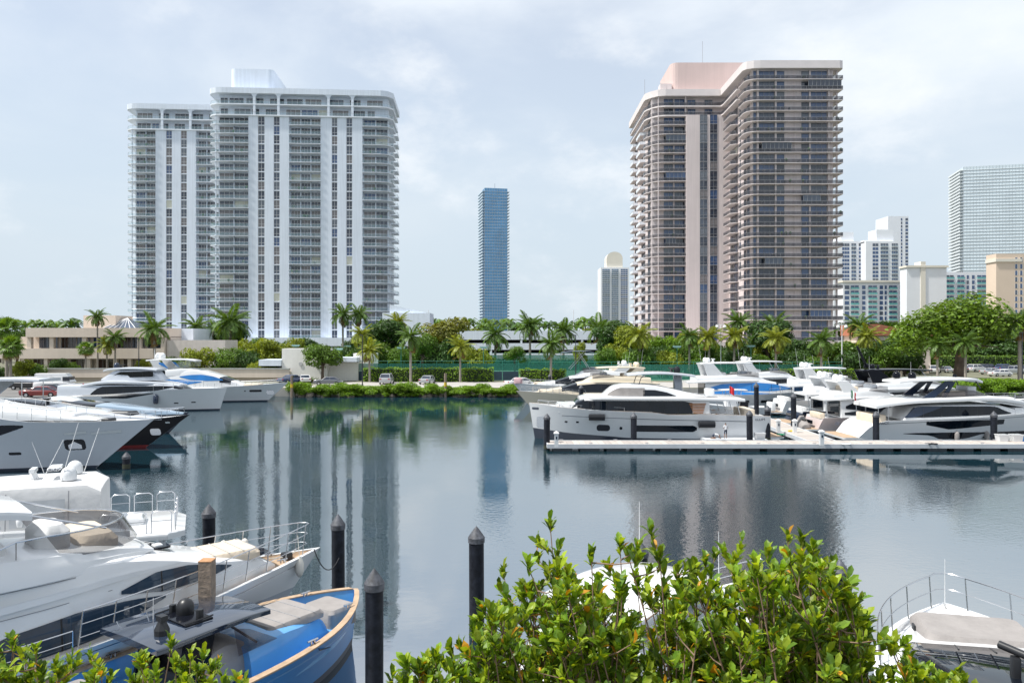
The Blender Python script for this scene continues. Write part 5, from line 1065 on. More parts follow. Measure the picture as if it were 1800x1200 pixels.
l4.dome(q4(203, 0)[0], .3, q4(0, 647)[1], .35, NAVY); l4.radar(q4(214, 0)[0], -.2, q4(0, 647)[1], M_BLACK)
l4.fender(q4(290, 0)[0], 1.5, -1, .3, 1.1, NAVY); l4.hullwin(q4(343, 0)[0], q4(350, 0)[0], 14*s4, 16*s4); l4.hullwin(q4(316, 0)[0], q4(323, 0)[0], 13*s4, 15*s4); l4.rail(14.5, 19, .8, 4, 1)
flag('small red and white flag on the stern of the grey-roofed yacht', 145, 690, 94, 1.2, [(fr_, 0, .3), (fw_, .3, .6), (fr_, .6, 1)], fw=.5)
# L3 silver-blue sport yacht, L2 black hull, L1 silver hull
d = 72; s3 = d/F; L3_ = 20; T = lambda *p: px_tab(p, 333, s3, L3_, 752, 1)
l3 = Boat('motor_yacht', 'low navy sport yacht with metallic silver-blue foredeck, behind the black hull', bowpt(333, d), 90, L3_, 5.2, T((0, 723), (180, 721), (280, 719), (333, 715)), rake=2.0, bul=.12, top=NAVY, deck=SKYB, cap=SKYB, full=2.0)
sf = l3.house('deckhouse', T((-20, 722), (325, 718)), T((-20, 699), (60, 692), (100, 690), (150, 697), (200, 701), (260, 708), (325, 716)), [(1, 2.1), (9, 2.1), (14, 1.6), (19.5, .4)], .2, SKYB, gx=(8.5, 12.2))
l3.panel(sf, T((60, 716), (120, 714), (180, 708)), T((60, 704), (110, 697), (150, 701), (180, 707)))
l3.house('hood', T((86, 700), (150, 702)), T((86, 690), (100, 687.5), (120, 689), (150, 700)), [(7, 1.4), (9, 1.4), (10.3, .8)], .2, GEL); l3.rail(9, 19.5, .5, 9, 1)
d = 62.5; s2 = d/F; L2_ = 22; T = lambda *p: px_tab(p, 334, s2, L2_, 787, 1)
l2 = Boat('motor_yacht', 'glossy black raked-bow hull with red boot stripe in the left row', bowpt(334, d), 90, L2_, 5.8, T((-50, 741), (120, 740), (230, 738), (290, 735), (334, 729)), rake=3.6, bul=.3, top=BLACKG, bottom=REDB, stripe=REDB, boot=.22, deck=GEL, cap=NAVY, full=1.9)
sf = l2.house('deckhouse', T((-60, 741), (290, 737)), T((-60, 700), (30, 702), (80, 708), (120, 716), (180, 722), (240, 730), (290, 736)), [(3, 2.3), (10, 2.2), (16, 1.6), (20, .6)], .15, GELB, gx=(8, 11))
l2.panel(sf, T((-40, 726), (60, 724), (140, 728)), T((-40, 712), (40, 711), (90, 716), (140, 724)))
l2.block('tender', 15.2, 17.6, -.8, .8, 2.35, 2.95, M_BLACK, .3); l2.block('deck_locker', 13.2, 14.6, -.8, .8, 2.3, 2.85, GEL, .25); l2.hullwin(L2_-66*s2, L2_-50*s2, 22*s2, 34*s2, M_STEEL, 'anchor_plate'); l2.hullwin(L2_-40*s2, L2_-33*s2, 43*s2, 46*s2, GEL, 'bow_light'); l2.rail(10, 21, .6, 10, 1)
l2.slab('hardtop', None, T((-80, 668), (-20, 665), (50, 664), (88, 666)), .22, [(2, 1.6), (6, 1.9), (10, 1.5)], GELB); l2.bar('hardtop_support', 1.7, .16, GELB, flat=[(3.2, 3.6), (4.6, 3.6), (6.8, 5.4), (5.6, 5.4)]); l2.bar('hardtop_strut', [(9.2, 1.4, 3.4), (9.2, 1.4, 5.4)], .04, M_STEEL); l2.dome(5.2, .4, 5.6, .33, BLACKG); l2.radar(10.4, 0, 3.6, M_BLACK, .4)
d = 52.6; sL = d/F; L1s = 22; T = lambda *p: px_tab(p, 271, sL, L1s, 822, 1)
l1 = Boat('motor_yacht', 'large silver-grey yacht with black hull windows, nearest of the left row', bowpt(271, d), 90, L1s, 6.2, T((-300, 722), (-60, 722), (60, 726), (110, 735), (180, 738), (271, 737)), rake=4.0, bul=.3, top=GELB, deck=GEL, cap=GEL, full=1.8, lower=GELB)
sf = l1.house('deckhouse', T((-300, 724), (180, 737)), T((-300, 690), (-60, 700), (0, 712), (90, 722), (130, 729), (180, 736)), [(3, 2.5), (12, 2.3), (16, 1.5), (19, .6)], .1)
l1.panel(l1.side, T((-200, 762), (26, 762), (74, 745)), T((-200, 741), (60, 741), (74, 742)), BGL, 'hull_window', n=20); l1.panel(l1.side, T((-120, 777), (21, 776)), T((-120, 769), (19, 768)), BGL, 'hull_window')
for a, c, z0, z1 in ((2, 10, 796, 800), (42, 61, 789, 794)): l1.hullwin(L1s-(271-a)*sL, L1s-(271-c)*sL, (822-z1)*sL, (822-z0)*sL)
l1.hullwin(L1s-(271-128)*sL, L1s-(271-160)*sL, (822-788)*sL, (822-769)*sL, BGL, 'anchor_pocket', r=.2); l1.panel(l1.side, [(L1s-(271-134)*sL, (822-786)*sL), (L1s-(271-154)*sL, (822-786)*sL)], [(L1s-(271-134)*sL, (822-779)*sL), (L1s-(271-144)*sL, (822-773)*sL), (L1s-(271-154)*sL, (822-779)*sL)], M_STEEL, 'anchor_plate', .04)
for a, c in ((132, 165), (172, 218)): l1.panel(l1.side, [(L1s-(271-a)*sL, (822-761)*sL), (L1s-(271-c)*sL, (822-759)*sL)], [(L1s-(271-a)*sL, (822-757)*sL), (L1s-(271-c)*sL, (822-754)*sL)], GEL, 'fairlead_plate', .03)
l1.rail(6.5, 16.5, .75, 12, 1, z=lambda x: interp([(6, 3.9), (12, 3.8), (16.5, 3.3)], x)); l1.block('windlass', 18.6, 19.2, -.5, .5, 3.05, 3.4, M_BLACK, .1); l1.block('deck_locker', 15.6, 17, -.9, .9, 3.0, 3.75, GEL, .2)
MB().box(-62, -58, 48, 110, .3, .75).build('left_quay', M_CONC)['kind'] = 'structure'
# ---- F2 big white yacht in the left foreground, heading away to the right
Lf = 16.5; f2 = Boat('motor_yacht', 'large white yacht with sweeping blue-tinted windows and bow rail, left foreground', (-6.1, 24.4), 46, Lf, 5.0, [(0, 1.4), (8, 1.6), (12, 1.85), (14.5, 2.05), (Lf, 2.2)], rake=1.9, bul=.12, top=GEL, lower=GREYH, lower_z=1.15, full=2.3, deck=TEAK, cap=GEL, wl=.78, stern=.95)
BLUG = mat('blue_tint_glass', (.03, .055, .09), .03, var=.2, spec=1.0)
V = lambda *p: sorted((Lf-a, z_) for a, z_ in p)      # a = metres behind the bow tip
sf = f2.house('deckhouse', V((16, 1.4), (6, 1.6), (1.7, 2.0)), V((16, 3.3), (9, 3.45), (6.6, 3.4), (5.2, 3.15), (4.2, 2.85), (3.0, 2.6), (2.2, 2.4), (1.7, 2.08)), V((16, 2.05), (8, 2.0), (6, 1.75), (4.2, 1.35), (3, 1.0), (1.7, .35)), .14)
f2.panel(sf, V((6.4, 2.58), (5.2, 2.36), (4.0, 2.4), (3.35, 2.52)), V((6.4, 2.66), (5.5, 2.9), (4.6, 2.86), (3.9, 2.7), (3.35, 2.55)), BLUG, mull=3)
f2.panel(sf, V((10.2, 1.75), (8.4, 1.6), (6.8, 1.75), (5.3, 2.22)), V((10.2, 1.85), (8.8, 2.25), (7.4, 2.42), (6.2, 2.4), (5.3, 2.28)), BLUG, mull=2)
f2.panel(sf, V((13, 2.5), (9, 2.75), (6.3, 2.95), (4.9, 2.98)), V((13, 2.62), (9, 2.9), (6.3, 3.06), (4.9, 3.0)), GEL, 'eyebrow', .1)
f2.house('fly_coaming', V((16, 3.2), (5.3, 3.25)), V((16, 3.9), (10, 3.95), (7.6, 3.8), (6.2, 3.6), (5.3, 3.3)), V((16, 1.95), (9, 1.9), (7, 1.6), (5.3, .7)), .2)
cx = Lf-7.3; rs = [[(cx+1.75*cos(a), 1.5*sin(a), 3.66), (cx-.35+1.75*cos(a), 1.45*sin(a), 4.22)] for a in [R(-100+200*i/16) for i in range(17)]]
MB().rings(rs, closed=False, cap=False).build('windscreen', BGS, f2.t, 60); MB().tube([r_[1] for r_ in rs], .022, 6).build('windscreen_frame', M_STEEL, f2.t, 60)
f2.block('fly_sunpad', Lf-7.2, Lf-6.2, -1.0, 1.0, 3.6, 3.95, CUSH, .25); f2.block('helm_cover', Lf-8.1, Lf-7.3, -1.1, .2, 3.7, 4.35, WCAN, .3); f2.block('fly_sofa', Lf-10.4, Lf-8.7, -1.4, 1.4, 3.8, 4.2, WCAN, .25)
f2.slab('hardtop', None, V((13.5, 4.95), (11, 5.05), (8.9, 4.95), (8.2, 4.8)), .2, V((13.5, 1.6), (10.5, 1.7), (8.2, 1.3)), GEL, rad=.14); f2.slab('soft_top', None, V((13, 5.09), (10.8, 5.1), (9.1, 5.0)), .05, V((13, 1.25), (9.1, 1.2)), CUSH)
f2.bar('arch_leg', 1.75, .2, GEL, flat=[(Lf-12.6, 3.6), (Lf-9.6, 3.85), (Lf-11.2, 4.2), (Lf-12.0, 4.85), (Lf-13.2, 4.85)]); f2.bar('hardtop_strut', [(Lf-6.6, 1.2, 4.15), (Lf-8.6, 1.3, 4.85)], .025, M_STEEL)
f2.rail(Lf-7.5, Lf-.75, .9, 9, 3, bowl=True, r=.017, lean=.12); f2.rail(Lf-13, Lf-7.6, .5, 6, 2, r=.016)
f2.block('bow_sunpad', Lf-4.4, Lf-2.3, -.75, .75, 2.5, 2.78, CUSH, .2); f2.block('windlass', Lf-1.3, Lf-1.0, -.15, .15, 2.05, 2.25, M_BLACK, .06); f2.block('search_light', Lf-5.1, Lf-4.85, -.15, .15, 2.95, 3.22, GEL, .06)
FENW = mat('white_fender', (.72, .69, .62), .5, var=.08)
for x_ in (Lf-2.7, Lf-2.42, Lf-2.14): MB().lathe([(.03, -.3), (.1, -.24), (.12, 0), (.1, .24), (.03, .3)], 10).build('fender', FENW, f2.t, 50, (x_, f2.side(x_, 2.0)-.16, 2.42))
f2.fender(Lf-.95, 1.85, -1, .13, .5, FENW)
for x_ in (Lf-3.3, Lf-2.2): f2.hullwin(x_-.17, x_+.17, .68, .96, BGL, 'porthole', r=.5)
text_part('70', .3, f2.t, (Lf-10.2, -1.875, 3.45), (R(82), 0, 0), GELG)
# ---- F3 blue open boat
L3f = 10; f3 = Boat('open_boat', 'glossy blue open day boat with teak gunwale and black hardtop, left foreground', (-4.5, 22.4), 34, L3f, 4.0, [(0, 1.1), (5, 1.2), (7.6, 1.35), (10, 1.55)], rake=.25, bul=.5, top=BLUEH, deck=BLUEL, cap=TEAK, full=3.6, wl=.9, cat='boat', stern=.97)
gm_ = MB()
for sd_ in (1, -1):
    rs = []
    for i in range(31):
        u = i/30*.985; x_ = f3.px(u, f3.z(u)); y_ = f3.bd(u); rs.append([(x_, sd_*(y_+.025), f3.z(u)+.01), (x_, sd_*(y_+.025), f3.z(u)+.045), (x_, sd_*max(0, y_-.17), f3.z(u)+.045), (x_, sd_*max(0, y_-.17), f3.z(u)+.01)])
    gm_.rings(rs)
gm_.build('gunwale', TEAK, f3.t)
U = lambda *p: sorted((L3f-a, z_) for a, z_ in p)
f3.house('coachroof', U((4.6, .65), (1.7, .85)), U((4.6, 1.55), (3.6, 1.62), (2.4, 1.5), (1.9, 1.4), (1.7, 1.1)), U((4.6, 1.25), (3, 1.1), (1.7, .6)), .12, BLUEL); f3.block('foredeck_sunpad', L3f-3.75, L3f-1.95, -.8, .8, 1.48, 1.68, GCUSH, .15); f3.block('bow_cushion', L3f-1.6, L3f-.6, -.62, .62, .9, 1.42, GCUSH, .15)
f3.house('helm_cover', U((5.6, .65), (4.3, 1.1)), U((5.6, 1.6), (5, 1.75), (4.5, 1.62), (4.3, 1.5)), U((5.6, 1.0), (4.3, .95)), .15, GCUSH); f3.panel(lambda x, z: 1.1-(z-1.55)*.3, U((4.9, 1.5), (3.8, 1.55)), U((4.9, 2.1), (4.5, 1.98), (3.8, 1.57)), BGS, 'windscreen')
HTM = mat('glossy_navy_top', (.018, .028, .05), .06, var=.1, coat=1.0, spec=.9)
f3.slab('hardtop', None, U((6.9, 2.3), (6.3, 2.34), (4.6, 2.32), (3.8, 2.22)), .12, U((6.9, 1.12), (6.6, 1.18), (4.6, 1.05), (3.8, .88)), HTM, rad=.04)
f3.slab('hatch', None, U((5.9, 2.39), (5.2, 2.39)), .04, U((5.9, .6), (5.2, .6)), BLACKG); f3.dome(L3f-5.45, .1, 2.39, .2, M_BLACK); f3.block('camera_pod', L3f-5.5, L3f-5.35, -.5, -.36, 2.39, 2.6, M_BLACK, .05); f3.block('horn', L3f-5.6, L3f-5.45, .42, .55, 2.39, 2.56, M_BLACK, .05); f3.radar(L3f-6.4, -.5, 2.34, M_BLACK, .1); f3.mast(L3f-6.0, .5, 2.35, .5, .012)
f3.bar('hardtop_support', .8, .1, BLACKG, flat=[(L3f-6.4, .7), (L3f-5.6, .7), (L3f-5.3, 2.25), (L3f-6.0, 2.25)]); f3.bar('windscreen_strut', [(L3f-4.3, 1.0, 1.6), (L3f-5.0, .85, 2.22)], .03, M_BLACK)
f3.block('helm_seat', L3f-6.2, L3f-5.6, -.8, .8, .65, 1.4, M_BLACK, .15); f3.block('aft_module', L3f-8.6, L3f-7.2, -1.2, 1.2, .5, 1.25, BLUEL, .12); f3.block('aft_sunpad', L3f-8.5, L3f-7.3, -1.1, 1.1, 1.25, 1.36, GCUSH, .12)
# ---- F1 white trawler yacht behind the big one, bow to the left
f1 = Boat('motor_yacht', 'white trawler yacht with canvas-enclosed flybridge and pipe rails behind the big foreground yacht', (-24.6, 21.6), 248, 14.1, 4.4, [(0, 1.1), (8, 1.3), (14.1, 1.9)], rake=1.2, full=2.3)
f1.house('deckhouse', [(1.6, 1.0), (11, 1.2)], [(1.6, 2.3), (9, 2.35), (11, 2.2)], [(1.6, 1.9), (9, 1.8), (11, 1.2)], .05); f1.panel(lambda x, z: 1.9, [(3.0, 1.5), (8, 1.5)], [(3.0, 2.05), (8, 2.05)], BGL, mull=5)
f1.slab('boat_deck', None, [(-.1, 2.42), (.5, 2.5), (8, 2.55), (11, 2.5)], .2, [(-.1, 1.2), (.4, 1.9), (8, 2.0), (11, 1.3)], GEL)
f1.house('canvas_enclosure', [(2.4, 2.55), (11.4, 2.55)], [(2.4, 3.95), (2.7, 4.18), (8, 4.1), (10.6, 3.8), (11.4, 3.0)], [(2.4, 1.45), (8, 1.5), (11.4, 1.2)], .07, WCAN)
f1.dome(3.4, .62, 4.2, .25); f1.dome(3.4, -.7, 4.2, .25); f1.block('radar_box', 3.7, 4.05, -.45, .45, 4.5, 4.6, GEL, .04); f1.radar(4.5, 0, 4.15, GEL, .3); text_part('FURUNO', .13, f1.t, (3.88, .46, 4.51), (R(90), 0, R(180)), NAVY); f1.mast(3.6, .8, 4.18, 1.9, .015, -.5); f1.mast(4.2, .3, 4.2, 1.3, .013, -.6); f1.mast(4.2, -.3, 4.2, 1.2, .013, .4); f1.mast(3.2, -1.0, 4.1, 1.6, .015, -.5)
rl = MB()
for sd_ in (1, -1):
    for x_ in (.6, 1.35, 2.1): rl.tube([(x_-.3, sd_*1.7, 2.5), (x_-.3, sd_*1.7, 3.12), (x_-.2, sd_*1.7, 3.2), (x_+.2, sd_*1.7, 3.2), (x_+.3, sd_*1.7, 3.12), (x_+.3, sd_*1.7, 2.5)], .02, 6).tube([(x_-.3, sd_*1.7, 2.88), (x_+.3, sd_*1.7, 2.88)], .014, 5)
for y in (-1.1, -.37, .37, 1.1): rl.tube([(.2, y-.3, 2.48), (.2, y-.3, 3.05), (.2, y-.2, 3.12), (.2, y+.2, 3.12), (.2, y+.3, 3.05), (.2, y+.3, 2.48)], .02, 6)
rl.build('railing', M_STEEL, f1.t, 60); f1.bar('roof_strut', [(.45, 1.5, 2.4), (.9, 1.7, 1.1)], .055, GEL); f1.block('life_raft', 1.2, 2.0, -.5, .5, 2.5, 2.8, GEL, .15)
text_part("Heart's Desire", .3, f1.t, (4.4, 2.045, 2.3), (R(90), 0, R(180)))
MB().box(1.5, 8.5, 2.0, 2.03, 2.12, 2.72).build('name_board', GEL, f1.t)
# ---- F4 white cruiser behind the mangrove, F5 bow at the lower right
f4 = Boat('cabin_cruiser', 'white cabin cruiser half hidden behind the foreground mangrove', (7.7, 23.4), 45, 10, 3.4, [(0, 1.2), (6, 1.3), (10, 1.6)], rake=1.1, full=1.9, cat='boat', bul=.08)
f4.house('cabin', [(1, 1.1), (8.3, 1.4)], [(1, 2.0), (5.0, 2.15), (6.2, 1.95), (7.4, 1.6), (8.3, 1.45)], [(1, 1.5), (5, 1.4), (8.3, .5)], .18, gx=(5.2, 6.6)); f4.rail(5, 9.6, .6, 7, 2, bowl=True, r=.018, lean=.1); f4.slab('hardtop', None, [(1.5, 2.75), (3, 2.9), (4.8, 2.85), (5.6, 2.7)], .2, [(1.5, 1.4), (4, 1.45), (5.6, 1.0)], GEL, rad=.15); f4.bar('hardtop_support', 1.25, .12, GEL, flat=[(2.2, 1.9), (3.4, 1.9), (3.0, 2.8), (2.2, 2.8)]); f4.bar('windscreen_post', [(6.0, 1.15, 2.0), (5.1, 1.1, 2.75)], .04, GEL); f4.panel(lambda x, z: 1.2, [(3.6, 2.05), (5.9, 2.0)], [(3.6, 2.68), (5.1, 2.68), (5.9, 2.05)], CLEAR, 'side_glass'); f4.block('windlass', 8.9, 9.2, -.12, .12, 1.55, 1.75, M_STEEL, .05); f4.mast(5.2, 1.2, 2.8, 1.6, .014); f4.mast(5.2, -1.2, 2.8, 1.2, .014)
f5 = Boat('cabin_cruiser', 'white cruiser bow with taupe sunpad and bow rail at the lower right corner', (11.75, 20.9), 14, 11, 5.5, [(0, 1.2), (6, 1.35), (11, 1.65)], rake=1.0, full=3.2, cat='boat', bul=.1)
f5.house('cabin', [(1, 1.2), (9.8, 1.45)], [(1, 2.5), (2.6, 2.5), (4.6, 2.32), (6.0, 2.08), (7.2, 1.82), (8.6, 1.62), (9.8, 1.48)], [(1, 2.2), (6, 2.1), (7.6, 1.85), (9.8, .8)], .15, gx=(2.4, 7.3)); f5.block('sunpad', 7.7, 9.5, -1.25, 1.25, 1.58, 1.86, GCUSH, .22); f5.rail(6.2, 10.5, .8, 5, 2, bowl=True, r=.018, lean=.2); f5.block('search_light', 4.3, 4.5, .5, .65, 2.3, 2.75, M_BLACK, .04); MB().tube([(4.2, .3, 2.8), (4.7, .75, 2.86)], .08, 8).build('horn', M_BLACK, f5.t, 50)
for y in (-1.25, 1.25): f5.block('cleat', 8.7, 8.95, y-.05, y+.05, 1.6, 1.72, M_BLACK, .03)
f5.dome(3.6, -.5, 2.45, .24, M_BLACK); f5.mast(10.9, 0, 1.65, 1.2, .013)
for k in (-.6, .2, .9): MB().tube([(6.9, k, 1.98), (5.6, k+.3, 2.36)], .02, 5).build('wiper', M_BLACK, f5.t)
# ------------------------------------------------------------------ fittings on the foreground boats
# fittings shared by boats and dock
cl_ = MB().tube([(-.16, 0, .1), (.16, 0, .1)], .025, 6).box(-.07, -.03, -.02, .02, 0, .1).box(.03, .07, -.02, .02, 0, .1).mesh('cleat', M_STEEL); ROPE_ = mat('dark_rope', (.05, .05, .055), .9)
SEAM = mat('seam_shadow', (.25, .26, .28), .6)
def strip(bt, sf_, lo, hi, m, name, off=.012, n=20): bt.panel(sf_, lo, hi, m, name, off, n)
hs = lambda x, z: f2.side(x, z)
strip(f2, hs, V((15, 1.42), (8, 1.5), (3, 1.72), (.9, 1.92)), V((15, 1.45), (8, 1.53), (3, 1.75), (.9, 1.95)), M_STEEL, 'rub_rail')
strip(f2, hs, V((15, 1.13), (8, 1.14), (2.2, 1.14)), V((15, 1.15), (8, 1.16), (2.2, 1.16)), SEAM, 'hull_seam')
fsf = lambda x, z: max(.03, interp(V((16, 2.05), (8, 2.0), (6, 1.75), (4.2, 1.35), (3, 1.0), (1.7, .35)), x)-.14*(z-interp(V((16, 1.4), (6, 1.6), (1.7, 2.0)), x)))
for z0 in ((12.5, 2.42, 6.6, 2.72), (11.5, 3.12, 7.4, 3.2)): strip(f2, fsf, V((z0[0], z0[1]), (z0[2], z0[3])), V((z0[0], z0[1]+.018), (z0[2], z0[3]+.018)), SEAM, 'panel_seam', .014)
f2.panel(fsf, V((11.6, 2.0), (10.6, 2.0)), V((11.6, 2.28), (10.6, 2.36)), M_BLACK, 'air_intake', .016)
for a_, w_, z_ in ((5.0, .3, 3.14), (2.05, .26, 2.42)): MB().prism(round_rect(Lf-a_-w_, Lf-a_+w_, -.3, .3, .08), z_, z_+.05).build('deck_hatch', BGL, f2.t)
for a_ in (1.5, 5.5, 9.5):
    for sd_ in (1, -1): inst(cl_, 'cleat', f2.t, (Lf-a_, sd_*(f2.side(Lf-a_, 1.8)-.12), f2.deck(Lf-a_)+.0))
for y in (-.55, .1, .6): MB().tube([(Lf-5.15, y, 3.2), (Lf-4.75, y*.8+.1, 3.06)], .012, 4).build('wiper', M_BLACK, f2.t)
MB().tube([(Lf-2.2, -.3, 2.1), (Lf-1.6, .2, 2.12), (Lf-1.2, -.1, 2.14), (Lf-.8, .1, 2.2)], .018, 5).build('deck_rope', mat('white_rope', (.6, .58, .52), .9), f2.t)
for k in range(5): MB().box(-.012, .012, -.74, .74, 0, .006).build('cushion_seam', SEAM, f2.t, loc=(Lf-4.1+k*.42, 0, 2.781))
MB().tube([(Lf-9.4, -1.72, 3.98), (Lf-8.6, -1.68, 4.25), (Lf-7.8, -1.55, 4.25)], .018, 6).tube([(Lf-8.6, -1.68, 3.85), (Lf-8.6, -1.68, 4.25)], .015, 5).build('grab_rail', M_STEEL, f2.t)
# trawler: canvas panels with clear vinyl, seams, camera
for k in range(4):
    x0 = 3.4+k*1.7
    for sd_ in (1, -1):
        MB().add([(x0, sd_*1.47, 2.95), (x0+1.5, sd_*1.47, 2.95), (x0+1.5, sd_*1.40, 3.75), (x0, sd_*1.40, 3.75)], [(0, 1, 2, 3)]).build('vinyl_window', mat('vinyl', (.5, .52, .54), .12, var=.12, vs=2), f1.t)
        MB().tube([(x0-.1, sd_*1.5, 2.6), (x0-.1, sd_*1.38, 4.0)], .014, 4).build('canvas_seam', SEAM, f1.t)
MB().lathe([(.07, 0), (.09, .08), (.1, .2), (.02, .3)], 10).build('camera', GEL, f1.t, 50, (4.6, 1.55, 3.0))
# blue boat: spray rail, cleats, lines
strip(f3, lambda x, z: f3.side(x, z), [(.5, .95), (5, 1.0), (9.3, 1.22)], [(.5, .98), (5, 1.03), (9.3, 1.25)], BLUEL, 'spray_rail')
for a_ in (1.2, 3.2, 6.2):
    for sd_ in (1, -1): inst(cl_, 'cleat', f3.t, (L3f-a_, sd_*(f3.side(L3f-a_, 1.2)-.12), f3.deck(L3f-a_)+.045))
MB().tube([(L3f-3.2, -f3.side(L3f-3.2, 1.2)+.1, 1.42), (L3f-3.1, -f3.side(L3f-3.1, 1.2)-.05, 1.2), (L3f-2.2, -f3.side(L3f-2.2, .8)-.04, .9)], .014, 5).build('dock_line', ROPE_, f3.t)
for k in range(3): MB().box(-.01, .01, -.79, .79, 0, .006).build('cushion_seam', SEAM, f3.t, loc=(L3f-3.3+k*.5, 0, 1.681))
MB().tube([(L3f-5.9, -.6, 2.42), (L3f-5.2, -.6, 2.44)], .02, 5).tube([(L3f-5.9, .6, 2.42), (L3f-5.2, .6, 2.44)], .02, 5).build('hardtop_rail', M_BLACK, f3.t)
# ------------------------------------------------------------------ docks, piles, people
PILE = mat('pile_sleeve', (.012, .014, .02), .5, var=.6, vs=5, streak=-.9, spec=.15); PCAP = mat('pile_cap', (.075, .08, .095), .6, var=.75, vs=7)
WOODP = mat('old_wood', (.27, .21, .16), .9, var=.35, vs=5, bump=.5)
def pile(label, px, ytop, ywl, r=.23, z=0, group=None, d_=None):
    g = P(px, 0, d_) if d_ else G(px, ywl, z); top = EYE-(ytop-HOR)/F*g.y
    t = thing('pile', label, 'pile', (g.x, g.y, z), rnd.uniform(0, 6), group)
    MB().lathe([(r, -1.5-z), (r, top-z-.46)], 18).build('sleeve', PILE, t, 60); t.rotation_euler[0] = rnd.uniform(-.012, .012); MB().lathe([(r+.025, top-z-.5), (r+.03, top-z-.34), (r*.5, top-z-.13), (.01, top-z)], 18).build('cap', PCAP, t, 30)
    MB().lathe([(r+.004, .05), (r+.006, .35)], 18).build('tide_mark', mat('weed', (.03, .035, .02), .8, var=.4, vs=8), t)
    return t
pile('black pile with pointed cap standing alone in the open water', 838, 924, 1100)
pile('black pile behind the big foreground yacht rail', 368, 885, 1010)
pile('black pile with rope at the blue boat bow', 595, 903, 1068, .21)
pile('black pile nearest the camera beside the blue boat', 658, 998, 1262, .21)
pile('black pile cap above the mangrove left side', 1126, 950, 1080, .23); pile('black pile cap above the mangrove right side', 1476, 982, 1120, .23)
for px, yt, yb, lb in ((961, 726, 786, 'black pile at the left tip of the floating dock'), (1114, 724, 773, 'black pile in front of the plumb-bowed yacht windows'), (1318, 720, 772, 'black pile beside the work float'), (1349, 712, 770, 'black pile at the finger dock corner'), (1540, 722, 772, 'black pile before the sleek yacht stern quarter'), (1747, 722, 772, 'black pile before the sleek yacht bow'), (1007, 664, 700, 'black pile between the beige and white bows'), (1022, 676, 712, 'second black pile at the beige yacht'), (1330, 672, 712, 'black pile behind the louvred stern yacht'), (1395, 690, 726, 'black pile behind the cream stern yacht'), (966, 657, 690, 'small black pile at the first white yacht'), (222, 793, 824, 'pile between the silver and the black hull')):
    pile(lb, px, yt, yb, .25, d_={1114: 63.3, 1318: 63.2, 1349: 66, 1540: 63.3, 1747: 63.3, 1007: 101, 1022: 92, 1330: 82, 1395: 73, 961: 61.4}.get(px))
wp = thing('wooden_post', 'square weathered wooden post between the two foreground boats', 'post', G(364, 1190, 0)); ztop = EYE-(985-HOR)/F*wp.location.y
MB().rings([[(x*.165, y*.165, z) for x, y in ((-1, -1), (1, -1), (1, 1), (-1, 1))] for z in (-1.5, ztop)]).build('post', WOODP, wp)
MB().rings([[(x*.17, y*.17, ztop+z) for x, y in ((-1, -1), (1, -1), (1, 1), (-1, 1))] for z in (.003, .03)]).build('worn_top', mat('cut_wood', (.45, .24, .12), .9, var=.3, vs=9), wp)
for px, d_, y0, y1, lb in ((513, 116, 660, 695, 'grey timber channel marker by the bank shrubs, left'), (1183, 117, 656, 700, 'timber channel marker by the bank, right')):
    if px > 1000: px = 783
    t = thing('channel_post', lb, 'post', (X(px, d_), d_, 0)); zt_ = EYE-(y0-HOR)/F*d_
    MB().lathe([(.22, -1), (.2, zt_)], 10).build('post', WOODP, t); MB().lathe([(.225, zt_*.45), (.22, zt_*.62)], 10).build('yellow_band', mat('yellow_band', (.6, .42, .03), .6), t)
# floating dock: planked deck, fascia, float blocks
PLANK = [mat('dock_plank_%d' % i, c, .85, var=.2, vs=5) for i, c in enumerate(((.46, .41, .37), (.40, .36, .33), (.50, .45, .41)))]
FASC = mat('dock_fascia', (.55, .57, .60), .6, var=.08); FLOAT = mat('dock_float', (.02, .03, .04), .5, var=.2)
def dock(label, x0, x1, y0, y1, rz=0, org=None, z=.55):
    """dock of cross planks along local x"""
    t = thing('floating_dock', label, 'dock', org or (0, 0, 0), rz); n = int((x1-x0)/.5); wd = (x1-x0)/n
    mesh = [MB().box(.012, wd-.012, y0+.1, y1-.1, z-.05, z).mesh('plank', m) for m in PLANK]
    for i in range(n): inst(rnd.choice(mesh), 'plank', t, (x0+i*wd, 0, rnd.uniform(-.004, .004)))
    MB().box(x0, x1, y0, y0+.1, z-.3, z+.03).box(x0, x1, y1-.1, y1, z-.3, z+.03).box(x0-.1, x0, y0, y1, z-.3, z+.03).box(x1, x1+.1, y0, y1, z-.3, z+.03).build('fascia', FASC, t)
    k = x0+.4
    while k < x1-1.4: MB().box(k, k+1.5, y0+.12, y1-.12, -.4, z-.31).build('float_block', FLOAT, t); k += 2.1
    return t
yd = 8.8*F/(797-HOR); 
dk = dock('long grey floating dock in front of the right-hand yachts', X(962, 62), 52, 60.2, 62.6)
dock('finger dock running back between the right-hand yachts', 0, 26, -1.2, 1.2, R(88), (25.2, 62.7, 0))
dock('cross dock behind the louvred stern yacht', 0, 9, -.7, .7, 0, (14.5, 76, 0))
fl = thing('work_float', 'dark inflatable-edged work float with two men beside the yacht', 'float', (X(1290, 65), 64.9, 0))
MB().box(-2.6, 2.6, -.7, .7, .05, .42).build('deck', FASC, fl)
for y in (-.78, .78): MB().tube([(-2.7, y, .2), (-2.5, y, .22), (2.5, y, .22), (2.7, y, .2)], .17, 8).build('side_tube', GELG, fl, 50)
for px, lb in ((1746, 'white power pedestal before the sleek yacht'),): pass
